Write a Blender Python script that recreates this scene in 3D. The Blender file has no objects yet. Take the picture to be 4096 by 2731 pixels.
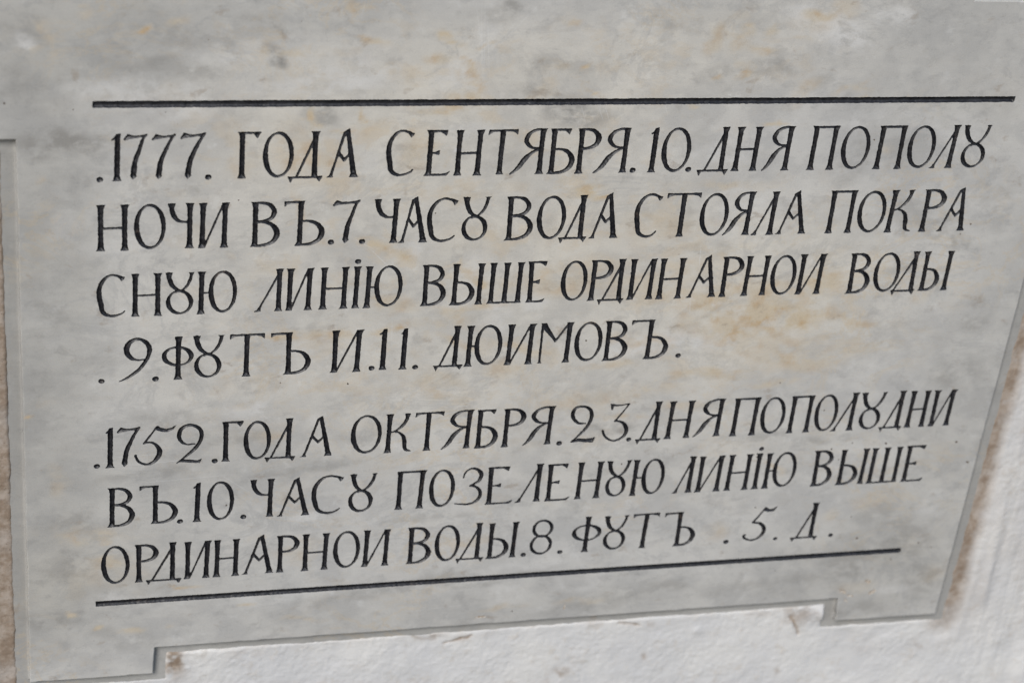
import bpy, math
import numpy as np
from mathutils import Matrix, Vector

# ------------------------------------------------------------------ camera
S = bpy.context.scene
IW, IH = 4096.0, 2731.0
CX, CY = IW / 2, IH / 2
# the wall is vertical: its level lines and its plumb lines give the camera's attitude and focal length
def line_x(p, q, r, s):
    a = np.cross([*p, 1.0], [*q, 1.0]); b = np.cross([*r, 1.0], [*s, 1.0])
    c = np.cross(a, b); return c[:2] / c[2]
VPX = line_x((368, 419), (4059, 397), (382, 2415), (3603, 2199.5))
VPZ = np.array([420.0, 16076.0])
u1 = VPX - (CX, CY); u2 = VPZ - (CX, CY)
F = math.sqrt(-(u1 @ u2))
d1 = np.array([u1[0], u1[1], F]); d1 /= np.linalg.norm(d1)
d2 = np.array([u2[0], u2[1], F]); d2 /= np.linalg.norm(d2)
dn = np.cross(d1, d2)
# rows = camera right, down, forward in world axes (world X along the wall, Y into it, Z up)
CAMB = np.stack([d1, dn, -d2], axis=1)
DIST = 1.64
cam_pos = -CAMB[2] * DIST
cam_data = bpy.data.cameras.new("camera")
cam = bpy.data.objects.new("camera", cam_data)
S.collection.objects.link(cam)
S.camera = cam
R = Matrix((CAMB[0], -CAMB[1], -CAMB[2])).transposed()
cam.matrix_world = Matrix.Translation(Vector(cam_pos)) @ R.to_4x4()
cam_data.sensor_width = 36.0
cam_data.lens = F / IW * 36.0
cam_data.clip_start = 0.01
cam_data.clip_end = 100.0
cam_data.dof.use_dof = True
cam_data.dof.focus_distance = 1.60
cam_data.dof.aperture_fstop = 5.0

# ------------------------------------------------------------------ light
SUN_EL, SUN_AZ = math.radians(40), math.radians(-32)      # azimuth from the wall's outward normal, negative = left
w = bpy.data.worlds.new("World"); S.world = w; w.use_nodes = True
nt = w.node_tree
sky = nt.nodes.new("ShaderNodeTexSky"); sky.sky_type = 'NISHITA'; sky.sun_disc = False
sky.sun_elevation = SUN_EL
sky.sun_rotation = math.pi + SUN_AZ * -1
sky.air_density = 1.0; sky.dust_density = 1.0; sky.ozone_density = 1.0
nt.links.new(sky.outputs[0], nt.nodes["Background"].inputs[0])
nt.nodes["Background"].inputs[1].default_value = 0.1
sl = bpy.data.lights.new("sun", 'SUN'); sl.energy = 2.2; sl.angle = math.radians(24); sl.color = (1.0, 0.965, 0.915)
so = bpy.data.objects.new("sun", sl); S.collection.objects.link(so)
sd = Vector((math.sin(SUN_AZ) * math.cos(SUN_EL), -math.cos(SUN_AZ) * math.cos(SUN_EL), math.sin(SUN_EL)))
so.rotation_euler = sd.to_track_quat('Z', 'Y').to_euler()
S.view_settings.view_transform = 'Standard'
S.view_settings.look = 'None'
S.view_settings.exposure = 0.29
S.view_settings.gamma = 1.0

# ------------------------------------------------------------------ wall-plane coordinates in millimetres
def plane(px, py, y=0.0):
    """point of the photograph -> (X, Z) in mm on the plane y mm behind the tablet's face"""
    r = CAMB[0] * (px - CX) + CAMB[1] * (py - CY) + CAMB[2] * F
    t = (y / 1000 - cam_pos[1]) / r[1]
    p = cam_pos + r * t
    return np.array([p[0] * 1000, p[2] * 1000])

def to_px(X, Y, Z):
    v = np.stack([X / 1000 - cam_pos[0], Y / 1000 - cam_pos[1], Z / 1000 - cam_pos[2]], axis=-1)
    c = v @ CAMB.T
    return CX + F * c[..., 0] / c[..., 2], CY + F * c[..., 1] / c[..., 2]

# ------------------------------------------------------------------ small noise
def vnoise(x, z, seed=0):
    xi = np.floor(x).astype(np.int64); zi = np.floor(z).astype(np.int64)
    fx = x - xi; fz = z - zi
    fx = fx * fx * (3 - 2 * fx); fz = fz * fz * (3 - 2 * fz)
    def h(a, b):
        n = (a * 374761393 + b * 668265263 + seed * 1442695041) & 0x7fffffff
        n = ((n ^ (n >> 13)) * 1274126177) & 0x7fffffff
        n = (n ^ (n >> 16)) & 0xffff
        return n / 32767.5 - 1
    a, b, c, d = h(xi, zi), h(xi + 1, zi), h(xi, zi + 1), h(xi + 1, zi + 1)
    return (a * (1 - fx) + b * fx) * (1 - fz) + (c * (1 - fx) + d * fx) * fz

def fbm(x, z, octaves=4, seed=0):
    s = 0; a = 1; t = 0
    for i in range(octaves):
        s = s + a * vnoise(x * 2 ** i, z * 2 ** i, seed + i * 7); t += a; a *= 0.5
    return s / t

# ------------------------------------------------------------------ signed distances
def sd_poly(X, Z, pts):
    pts = np.asarray(pts, float); n = len(pts)
    d = np.full(X.shape, 1e18); inside = np.zeros(X.shape, bool)
    for i in range(n):
        ax, az = pts[i]; bx, bz = pts[(i + 1) % n]
        ex, ez = bx - ax, bz - az
        wx, wz = X - ax, Z - az
        t = np.clip((wx * ex + wz * ez) / max(ex * ex + ez * ez, 1e-12), 0, 1)
        d = np.minimum(d, (wx - ex * t) ** 2 + (wz - ez * t) ** 2)
        if az != bz:
            c = ((az > Z) != (bz > Z)) & (X < (bx - ax) * (Z - az) / (bz - az) + ax)
            inside ^= c
    d = np.sqrt(d)
    return np.where(inside, -d, d)

def sd_stroke(X, Z, pts, ws):
    """swept stroke; ws = full widths"""
    d = np.full(X.shape, 1e9)
    for i in range(len(pts) - 1):
        ax, az = pts[i]; bx, bz = pts[i + 1]
        ex, ez = bx - ax, bz - az
        t = np.clip(((X - ax) * ex + (Z - az) * ez) / max(ex * ex + ez * ez, 1e-9), 0, 1)
        q = np.hypot(X - ax - ex * t, Z - az - ez * t) - (ws[i] * (1 - t) + ws[i + 1] * t) / 2
        d = np.minimum(d, q)
    return d

def catmull(p, n=7):
    p = [np.asarray(a, float) for a in p]
    p = [2 * p[0] - p[1]] + p + [2 * p[-1] - p[-2]]
    out = []
    for i in range(1, len(p) - 2):
        for k in range(n):
            t = k / n
            out.append(0.5 * (2 * p[i] + (p[i + 1] - p[i - 1]) * t + (2 * p[i - 1] - 5 * p[i] + 4 * p[i + 1] - p[i + 2]) * t * t
                              + (3 * p[i] - p[i - 1] - 3 * p[i + 1] + p[i + 2]) * t ** 3))
    out.append(p[-2])
    return np.array(out)

# ------------------------------------------------------------------ the letter cutter's alphabet
SC = 2.352          # tracing scale of the strips below
class G:
    """one letter: gathers the chisel strokes (polygons and swept strokes) in plane mm"""
    def __init__(s, org, yt, yb, xc):
        s.org = org; s.prims = []
        s.xc = xc
        s.zb = s.pt(xc, yb)[1]; s.zt = s.pt(xc, yt)[1]
        s.H = s.zt - s.zb
        s.W = 0.113 * s.H; s.T = 0.052 * s.H
    def pt(s, x, y):
        return plane(s.org[0] + x / SC, s.org[1] + y / SC)
    def X(s, x, v):
        """plane X of the point seen at strip x on the letter's own level line v (0 base .. 1 top)"""
        z = s.zb + v * s.H
        y = s.org[1]
        px = s.org[0] + x / SC
        py = s.org[1]
        lo, hi = s.org[1] - 400, s.org[1] + 900
        for _ in range(2):
            a = plane(px, lo)[1]; b = plane(px, hi)[1]
            m = lo + (a - z) / (a - b) * (hi - lo)
            # refine by secant around m
            lo, hi = m - 20, m + 20
        a = plane(px, lo); b = plane(px, hi)
        m = (a[1] - z) / (a[1] - b[1])
        return a[0] + (b[0] - a[0]) * m
    def P(s, *pts):                       # polygon, points (X, v)
        s.prims.append(('p', [(x, s.zb + v * s.H) for x, v in pts]))
    def C(s, pts, n=7):                   # swept curve, points (X, v, width as a share of H)
        q = catmull([(x, s.zb + v * s.H, ww * s.H) for x, v, ww in pts], n)
        s.prims.append(('s', q[:, :2], q[:, 2] * 1.1))
    def L(s, a, b, w0, w1=None):          # straight flat-ended cut
        w1 = w0 if w1 is None else w1
        a = np.array([a[0], s.zb + a[1] * s.H]); b = np.array([b[0], s.zb + b[1] * s.H])
        d = (b - a) / np.linalg.norm(b - a); n = np.array([-d[1], d[0]])
        s.prims.append(('p', [a + n * w0 * s.H / 2, b + n * w1 * s.H / 2, b - n * w1 * s.H / 2, a - n * w0 * s.H / 2]))
    def stem(s, xb, xt, top=(1, 1), bot=(1, 1), v0=0.0, v1=1.0, w=1.0):
        h = s.W / 2 * w; f = 0.72 * h
        def c(v): return xb + (xt - xb) * v
        pl = [(-h - f * bot[0], 0.0), (-h - f * .42 * bot[0], .035), (-h * 1.02, .10), (-h * .93, .3), (-h * .93, .7), (-h * 1.02, .9),
              (-h - f * .42 * top[0], .965), (-h - f * top[0], 1.0), (h + f * top[1], 1.0), (h + f * .42 * top[1], .965), (h * 1.02, .9),
              (h * .93, .7), (h * .93, .3), (h * 1.02, .10), (h + f * .42 * bot[1], .035), (h + f * bot[1], 0.0)]
        s.P(*[(c(v0 + v * (v1 - v0)) + dx, v0 + v * (v1 - v0)) for dx, v in pl])
    def foot(s, x, v0=0.0, w=0.10, h=.09, lean=0.0):
        a = w * s.H / 2
        s.P((x - a * 1.25, v0), (x - a * .45 + lean * .5, v0 + h * .5), (x + lean - s.T * .5, v0 + h), (x + lean + s.T * .5, v0 + h), (x + a * .65 + lean * .5, v0 + h * .5), (x + a * 1.1, v0))
    def head(s, x, w=0.17, h=.10, sw=None):
        a = w * s.H / 2; b = (sw or s.W) / 2
        s.P((x - a, 1.0), (x - b * 1.2, 1 - h * .45), (x - b, 1 - h), (x + b, 1 - h), (x + b * 1.2, 1 - h * .45), (x + a, 1.0))
    def ring(s, l, r, v0, v1, wl=.112, wr=.095, wt=.058, tilt=0.30):
        zc = (v0 + v1) / 2; ry = (v1 - v0) / 2
        xc = (l + r) / 2; rx = (r - l) / 2
        pts = []
        for k in range(45):
            th = 2 * math.pi * k / 44
            c2 = math.cos(th - tilt) ** 2
            side = wl if math.cos(th) < 0 else wr
            mix = 0.5 - 0.5 * math.cos(th)
            side = wr + (wl - wr) * mix
            ww = wt + (side - wt) * c2
            pts.append((xc + (rx - ww * s.H / 2) * math.cos(th), zc + (ry - ww / 2) * math.sin(th), ww))
        q = np.array([(x, s.zb + v * s.H, ww * s.H) for x, v, ww in pts])
        s.prims.append(('s', q[:, :2], q[:, 2]))
    def bowl(s, x0, r, v0, v1, wmax=.11, w0=.05):
        d = r - x0 - wmax * s.H / 2; m = (v0 + v1) / 2; hv = (v1 - v0) / 2
        t = w0 / 2
        s.C([(x0, v1 - t, w0), (x0 + .38 * d, v1 - t, w0 * 1.05), (x0 + .74 * d, m + hv * .72, w0 * 1.6), (x0 + .97 * d, m + hv * .28, wmax * .95),
             (x0 + d, m - hv * .12, wmax), (x0 + .84 * d, m - hv * .58, wmax * .8), (x0 + .48 * d, v0 + t + hv * .06, w0 * 1.3), (x0, v0 + t, w0)])

def midx(xs): return sum(xs) / len(xs)

def build_glyph(ch, org, yt, yb, a):
    if ch == '.':
        g = G(org, yt - 40, yt + 40, yb)      # here yt is the dot's y, yb its x
        c = g.pt(yb, yt); r = a[0] if a else 2.15
        g.prims = [('s', np.array([c + (-.35, 0), c + (.35, 0)]), np.array([2 * r, 2 * r]))]
        return g
    if ch in ('raw',):
        g = G(org, yt, yb, a[0])
        for kind, pts in a[1]:
            if kind == 'S':
                q = catmull([(*g.pt(x, y), ww / SC / 4.95) for x, y, ww in pts])
                g.prims.append(('s', q[:, :2], q[:, 2] * 1.08))
            elif kind == 'O':
                (l, r, y0, y1) = pts
                m = (y0 + y1) / 2
                X0, X1 = g.pt(l, m)[0], g.pt(r, m)[0]
                g.ring(X0, X1, (g.pt((l + r) / 2, y1)[1] - g.zb) / g.H, (g.pt((l + r) / 2, y0)[1] - g.zb) / g.H, .085, .085, .055)
            else:
                g.prims.append(('p', [g.pt(x, y) for x, y in pts]))
        return g
    g = G(org, yt, yb, midx(a)); X = g.X; H = g.H; W = g.W; P = g.P; C = g.C
    T = .052
    if ch in 'НИПШ':
        lb, lt, rb = a[:3]
        xb = X(lb, 0); xt = X(lt, 1); rb_ = X(rb, 0); sl = xt - xb
        rt_ = X(a[3], 1) if len(a) > 3 else rb_ + sl
        if ch == 'Н':
            g.stem(xb, xt); g.stem(rb_, rt_)
            g.L(((xb + xt) / 2, .49), ((rb_ + rt_) / 2, .50), T)
        elif ch == 'И':
            g.stem(xb, xt, bot=(1, .3)); g.stem(rb_, rt_, top=(.4, 1.15))
            g.L((xb + W * .35, .02), (rt_ - W * .35, .975), T * .9)
        elif ch == 'П':
            g.stem(xb, xt, top=(.9, 0)); g.stem(rb_, rt_, top=(0, 1.1))
            P((xt - W * .6, 1.0), (rt_ + W * .7, 1.005), (rt_, .945), (xt, .945))
        else:
            m, mt = (xb + rb_) / 2, (xt + rt_) / 2
            g.stem(xb, xt, bot=(1.2, 0)); g.stem(m, mt, bot=(0, 0)); g.stem(rb_, rt_, bot=(0, .7))
            P((xb - W * .6, 0), (rb_ + W * .5, 0), (rb_, .045), (xb, .05))
    elif ch == 'Г':
        xb = X(a[0], 0); xt = X(a[1], 1); r = X(a[2], 1)
        g.stem(xb, xt, top=(1.1, 0))
        P((xt - W * .5, 1.0), (r, 1.005), (r - .03 * H, .95), (xt, .945))
        P((r - .17 * H, .965), (r, 1.0), (r - .075 * H, .855), (r - .10 * H, .875))
    elif ch == 'Т':
        xb = X(a[0], 0); xt = X(a[1], 1); l = X(a[2], 1); r = X(a[3], 1)
        g.stem(xb, xt, top=(.25, .25), v1=.995)
        P((l + .01 * H, .99), (r, 1.0), (r, .95), (l, .94))
        P((l, .995), (l - .005 * H, .865), (l + .09 * H, .93), (l + .2 * H, .955), (l + .2 * H, .99))
        P((r, 1.0), (r - .002 * H, .87), (r - .07 * H, .925), (r - .2 * H, .955), (r - .2 * H, .99))
    elif ch == 'Е':
        xb = X(a[0], 0); xt = X(a[1], 1); rb = X(a[2], .06); rt = X(a[3], 1)
        g.stem(xb, xt, top=(1.1, 0), bot=(1.2, 0))
        P((xt - W * .5, 1.0), (rt, 1.0), (rt - .03 * H, .95), (xt, .945))
        P((rt - .19 * H, .96), (rt, 1.0), (rt - .035 * H, .865), (rt - .09 * H, .91))
        xm = (xb + xt) / 2; re = xm + .58 * (rt - xt)
        P((xm, .51), (re - .1 * H, .53), (re, .565), (re - .005 * H, .445), (re - .1 * H, .475), (xm, .485))
        P((xb - W * .8, 0), (rb - .07 * H, 0.0), (rb, .115), (rb - .09 * H, .065), (rb - .18 * H, .048), (xb, .05))
    elif ch in 'РВБЪЬЫ':
        xb = X(a[0], 0); xt = X(a[1], 1); sl = xt - xb
        if ch == 'Р':
            g.stem(xb, xt, top=(1.1, 0))
            g.bowl(xt - sl * .25, X(a[2], .76), .53, .998)
        elif ch == 'В':
            g.stem(xb, xt, top=(1.1, 0), bot=(1.3, 0))
            r = X(a[2], .28); ru = X(a[3], .78) if len(a) > 3 else xb + .90 * (r - xb)
            g.bowl(xt - sl * .25, ru, .535, .998, .096)
            g.bowl(xb + sl * .2, r, .0, .575)
        else:
            top = (1, 1)
            if ch == 'Б':
                top = (1, 0)
                rt = X(a[3], 1)
                P((xt - W * .5, 1.0), (rt, 1.0), (rt - .03 * H, .955), (xt, .945))
                P((rt - .16 * H, .965), (rt, 1.0), (rt - .045 * H, .865), (rt - .09 * H, .91))
            if ch == 'Ъ':
                top = (0, .7)
                l = X(a[3], 1)
                P((l, .995), (xt + W * .5, 1.0), (xt, .945), (l + .03 * H, .945))
                P((l, .995), (l + .01 * H, .865), (l + .07 * H, .92), (l + .17 * H, .955), (l + .17 * H, .99))
            g.stem(xb, xt, top=top, bot=(1.3, 0))
            g.bowl(xb + sl * .2, X(a[2], .28), .0, .575)
            if ch == 'Ы':
                s2b = X(a[3], 0); s2t = X(a[4], 1)
                g.stem(s2b, s2t)
    elif ch == 'О' or ch == '0':
        l = X(a[0], .5); r = X(a[1], .5)
        g.ring(l, r, 0, 1)
    elif ch == 'С':
        l = X(a[0], .5); rt = X(a[1], .93); rb = X(a[2], .12)
        d = (rt - l)
        C([(rt - .06 * H, .895, .075), (rt - .13 * H, .94, .055), (l + .52 * d, .975, .048), (l + .27 * d, .89, .07), (l + .1 * d, .70, .088), (l + .05 * H, .48, .10),
           (l + .085 * H, .30, .10), (l + .22 * d, .12, .085), (l + .45 * d, .032, .06), (l + .68 * d, .035, .048), (rb - .06 * H, .085, .042), (rb - .012 * H, .135, .03)])
        P((rt, .925), (rt - .1 * H, .95), (rt - .14 * H, .915), (rt - .075 * H, .815))
    elif ch == 'Ю':
        xb = X(a[0], 0); xt = X(a[1], 1); l = X(a[2], .5); r = X(a[3], .5)
        g.stem(xb, xt); g.ring(l, r, .02, 1.01)
        g.L(((xb + xt) / 2, .50), (l + .03 * H, .50), T * .85)
    elif ch == 'Я':
        leg = X(a[0], 0.02); xb = X(a[1], 0); xt = X(a[2], 1); bl = X(a[3], .75)
        sl = xt - xb; j = .57; xj = xb + sl * j
        g.stem(xb, xt, top=(0, 1.1))
        P((xt + W * .6, 1.0), (xt - .1 * H, 1.0), (xt - .1 * H, .955), (xt, .95))
        b = bl + .045 * H; d = xj - b
        C([(xt, .976, .045), (b + .62 * (xt - b), .972, .052), (b + .2 * d, .90, .075), (b, .76, .095), (b + .14 * d, .655, .08), (b + .45 * d, .58, .05), (xj, j, .036)])
        m = b + .42 * d
        C([(xj, j - .005, .036), (m + .14 * H, .545, .04), (m, .47, .07), (m - .34 * (m - leg), .33, .10), (m - .56 * (m - leg), .18, .095), (m - .8 * (m - leg), .07, .06), (leg, .012, .03)])
    elif ch == 'Ч':
        l = X(a[0], 1); xb = X(a[1], 0); xt = X(a[2], 1); xj = xb + .6 * (xt - xb); d = xj - l
        g.stem(xb, xt); g.head(l, .175, .10)
        C([(l, .95, .09), (l + .012 * H, .82, .095), (l + .2 * d, .68, .09), (l + .45 * d, .605, .065), (l + .72 * d, .585, .045), (xj, .59, .04)])
    elif ch == 'А':
        l = X(a[0], 0); r = X(a[1], 0); t = X(a[2], 1)
        tx = t - .035 * H
        h = W * .5
        P((r - h, .06), (tx - h * .6, .88), (t - .13 * H, .915), (t, 1.0), (t + .012 * H, .9), (r + h, .06))
        P((r - h * 1.75, 0), (r - h * 1.3, .035), (r - h * 1.02, .10), (r + h * .9, .10), (r + h * 1.3, .035), (r + h * 1.75, 0))
        g.L((l + .02 * H, .05), (tx - .055 * H, .92), T, T * 1.15)
        g.foot(l, 0, .12, .09, .025 * H)
        def lx(v): return l + .02 * H + (tx - .055 * H - l - .02 * H) * (v - .05) / .87
        def rx(v): return r + (tx - r) * v
        mx = (lx(.49) + rx(.46)) / 2
        g.L((lx(.51), .515), (mx + .012 * H, .335), T * 1.2, T * 1.2)
        g.L((rx(.5), .50), (mx - .012 * H, .335), T, T * 1.1)
    elif ch == 'Л':
        l = X(a[0], 0); xb = X(a[1], 0); xt = X(a[2], 1)
        g.stem(xb, xt)
        q = xb + .88 * (xt - xb)
        g.L((l + .03 * H, .06), (q - W * .2, .87), T * .85, T)
        g.foot(l, 0, .13, .11, .045 * H)
    elif ch == 'Д':
        l = X(a[0], 0.02); xb = X(a[1], 0); xt = X(a[2], 1); bl = X(a[3], 0); br = X(a[4], 0)
        g.stem(xb, xt, bot=(0, .2))
        q = xb + .82 * (xt - xb)
        g.L((l - .005 * H, .01), (q - W * .25, .82), T * .95, T * 1.1)
        P((bl, .035), (br, .04), (br - .02 * H, -.012), (bl + .02 * H, -.012))
        P((bl - .005 * H, .035), (bl + .15 * H, .03), (bl + .10 * H, -.03), (bl + .065 * H, -.115), (bl + .03 * H, -.03))
        P((br + .005 * H, .04), (br - .15 * H, .03), (br - .11 * H, -.03), (br - .06 * H, -.10), (br - .03 * H, -.03))
    elif ch == 'Ȣ':
        tl = X(a[0], 1); tr = X(a[1], 1); l = X(a[2], .28); r = X(a[3], .28); c = X(a[4], .565)
        g.head(tl, .175, .09); g.head(tr, .155, .08, W * .6)
        dl = c - tl; dr = tr - c
        C([(tl, .96, .09), (tl + .03 * dl, .86, .095), (tl + .28 * dl, .70, .09), (tl + .65 * dl, .605, .065), (c, .565, .046), (c + .08 * H, .535, .05)])
        C([(tr, .96, .062), (tr - .1 * dr, .84, .066), (tr - .38 * dr, .69, .062), (tr - .72 * dr, .60, .05), (c, .565, .04), (c - .09 * H, .53, .045)])
        g.ring(l, r, 0, .585, .102, .102, .052, .35)
    elif ch == 'К':
        xb = X(a[0], 0); xt = X(a[1], 1); at = X(a[2], 1); lg = X(a[3], 0.02)
        xm = (xb + xt) / 2; d = at - xm
        g.stem(xb, xt); g.head(at, .15, .09, W * .8)
        C([(at, .95, .08), (at - .05 * d, .84, .08), (at - .22 * d, .71, .072), (at - .5 * d, .60, .052), (at - .72 * d, .545, .042), (xm, .525, .04)])
        e = lg - xm
        C([(xm + .3 * e, .535, .038), (xm + .45 * e, .515, .05), (xm + .62 * e, .42, .08), (xm + .70 * e, .28, .095), (xm + .72 * e, .14, .085), (xm + .80 * e, .06, .06), (xm + .99 * e, .025, .03)])
    elif ch == 'М':
        lb = X(a[0], 0); lt = X(a[1], 1); rb = X(a[2], 0); rt = X(a[3], 1); vx = X(a[4], .5)
        g.L((lb, .03), (lt, .99), T * 1.1); g.foot(lb, 0, .12, .08, .0)
        P((lt - .05 * H, 1.0), (lt + .09 * H, 1.0), (lt + .11 * H, .95), (vx + .03 * H, .57), (vx - .005 * H, .50), (vx - .04 * H, .57), (lt, .88), (lt - .01 * H, .95))
        g.L((vx, .53), (rt - .03 * H, .97), T)
        g.stem(rb, rt, top=(.6, 1.2))
    elif ch == 'Ф':
        xb = X(a[0], 0); xt = X(a[1], 1); l = X(a[2], .55); r = X(a[3], .55)
        g.stem(xb, xt); g.ring(l, r, .315, .78, .105, .105, .045, .25)
    elif ch == 'І':
        xb = X(a[0], 0); xt = X(a[1], 1)
        g.stem(xb, xt)
    elif ch == '1':
        xb = X(a[0], 0); xt = X(a[1], 1); f = X(a[2], .86)
        h = W * .5
        P((xb - h * 1.75, 0), (xb - h * 1.2, .04), (xb - h, .11), (xt - h, .9), (xt - h * .6, .97), (xt + h, 1.0), (xt + h * .95, .9), (xb + h, .11), (xb + h * 1.2, .04), (xb + h * 1.75, 0))
        P((f, .865), (f + .045 * H, .845), (xt - h * .6, .90), (xt + h * .6, .95), (xt + h * .8, 1.0), (xt - h * .5, .985), (f + .06 * H, .92))
    elif ch == '7':
        l = X(a[0], .86); r = X(a[1], 1); b = X(a[2], .05)
        P((l, .865), (l + .085 * H, .99), (l + .20 * H, .955), ((l + r) / 2 + .03 * H, .95), (r - .07 * H, .975), (r, 1.0), (r - .06 * H, .915), (r - .16 * H, .905), (l + .27 * H, .895), (l + .12 * H, .875), (l + .035 * H, .845))
        C([(r - .03 * H, .965, .05), (r - .10 * H, .86, .06), (b + .42 * (r - b), .66, .075), (b + .14 * (r - b), .42, .092), (b + .01 * H, .20, .105), (b, .10, .11)])
        P((b - .065 * H, .09), (b + .0 * H, .15), (b + .075 * H, .085), (b - .005 * H, 0.0))
    return g

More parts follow.
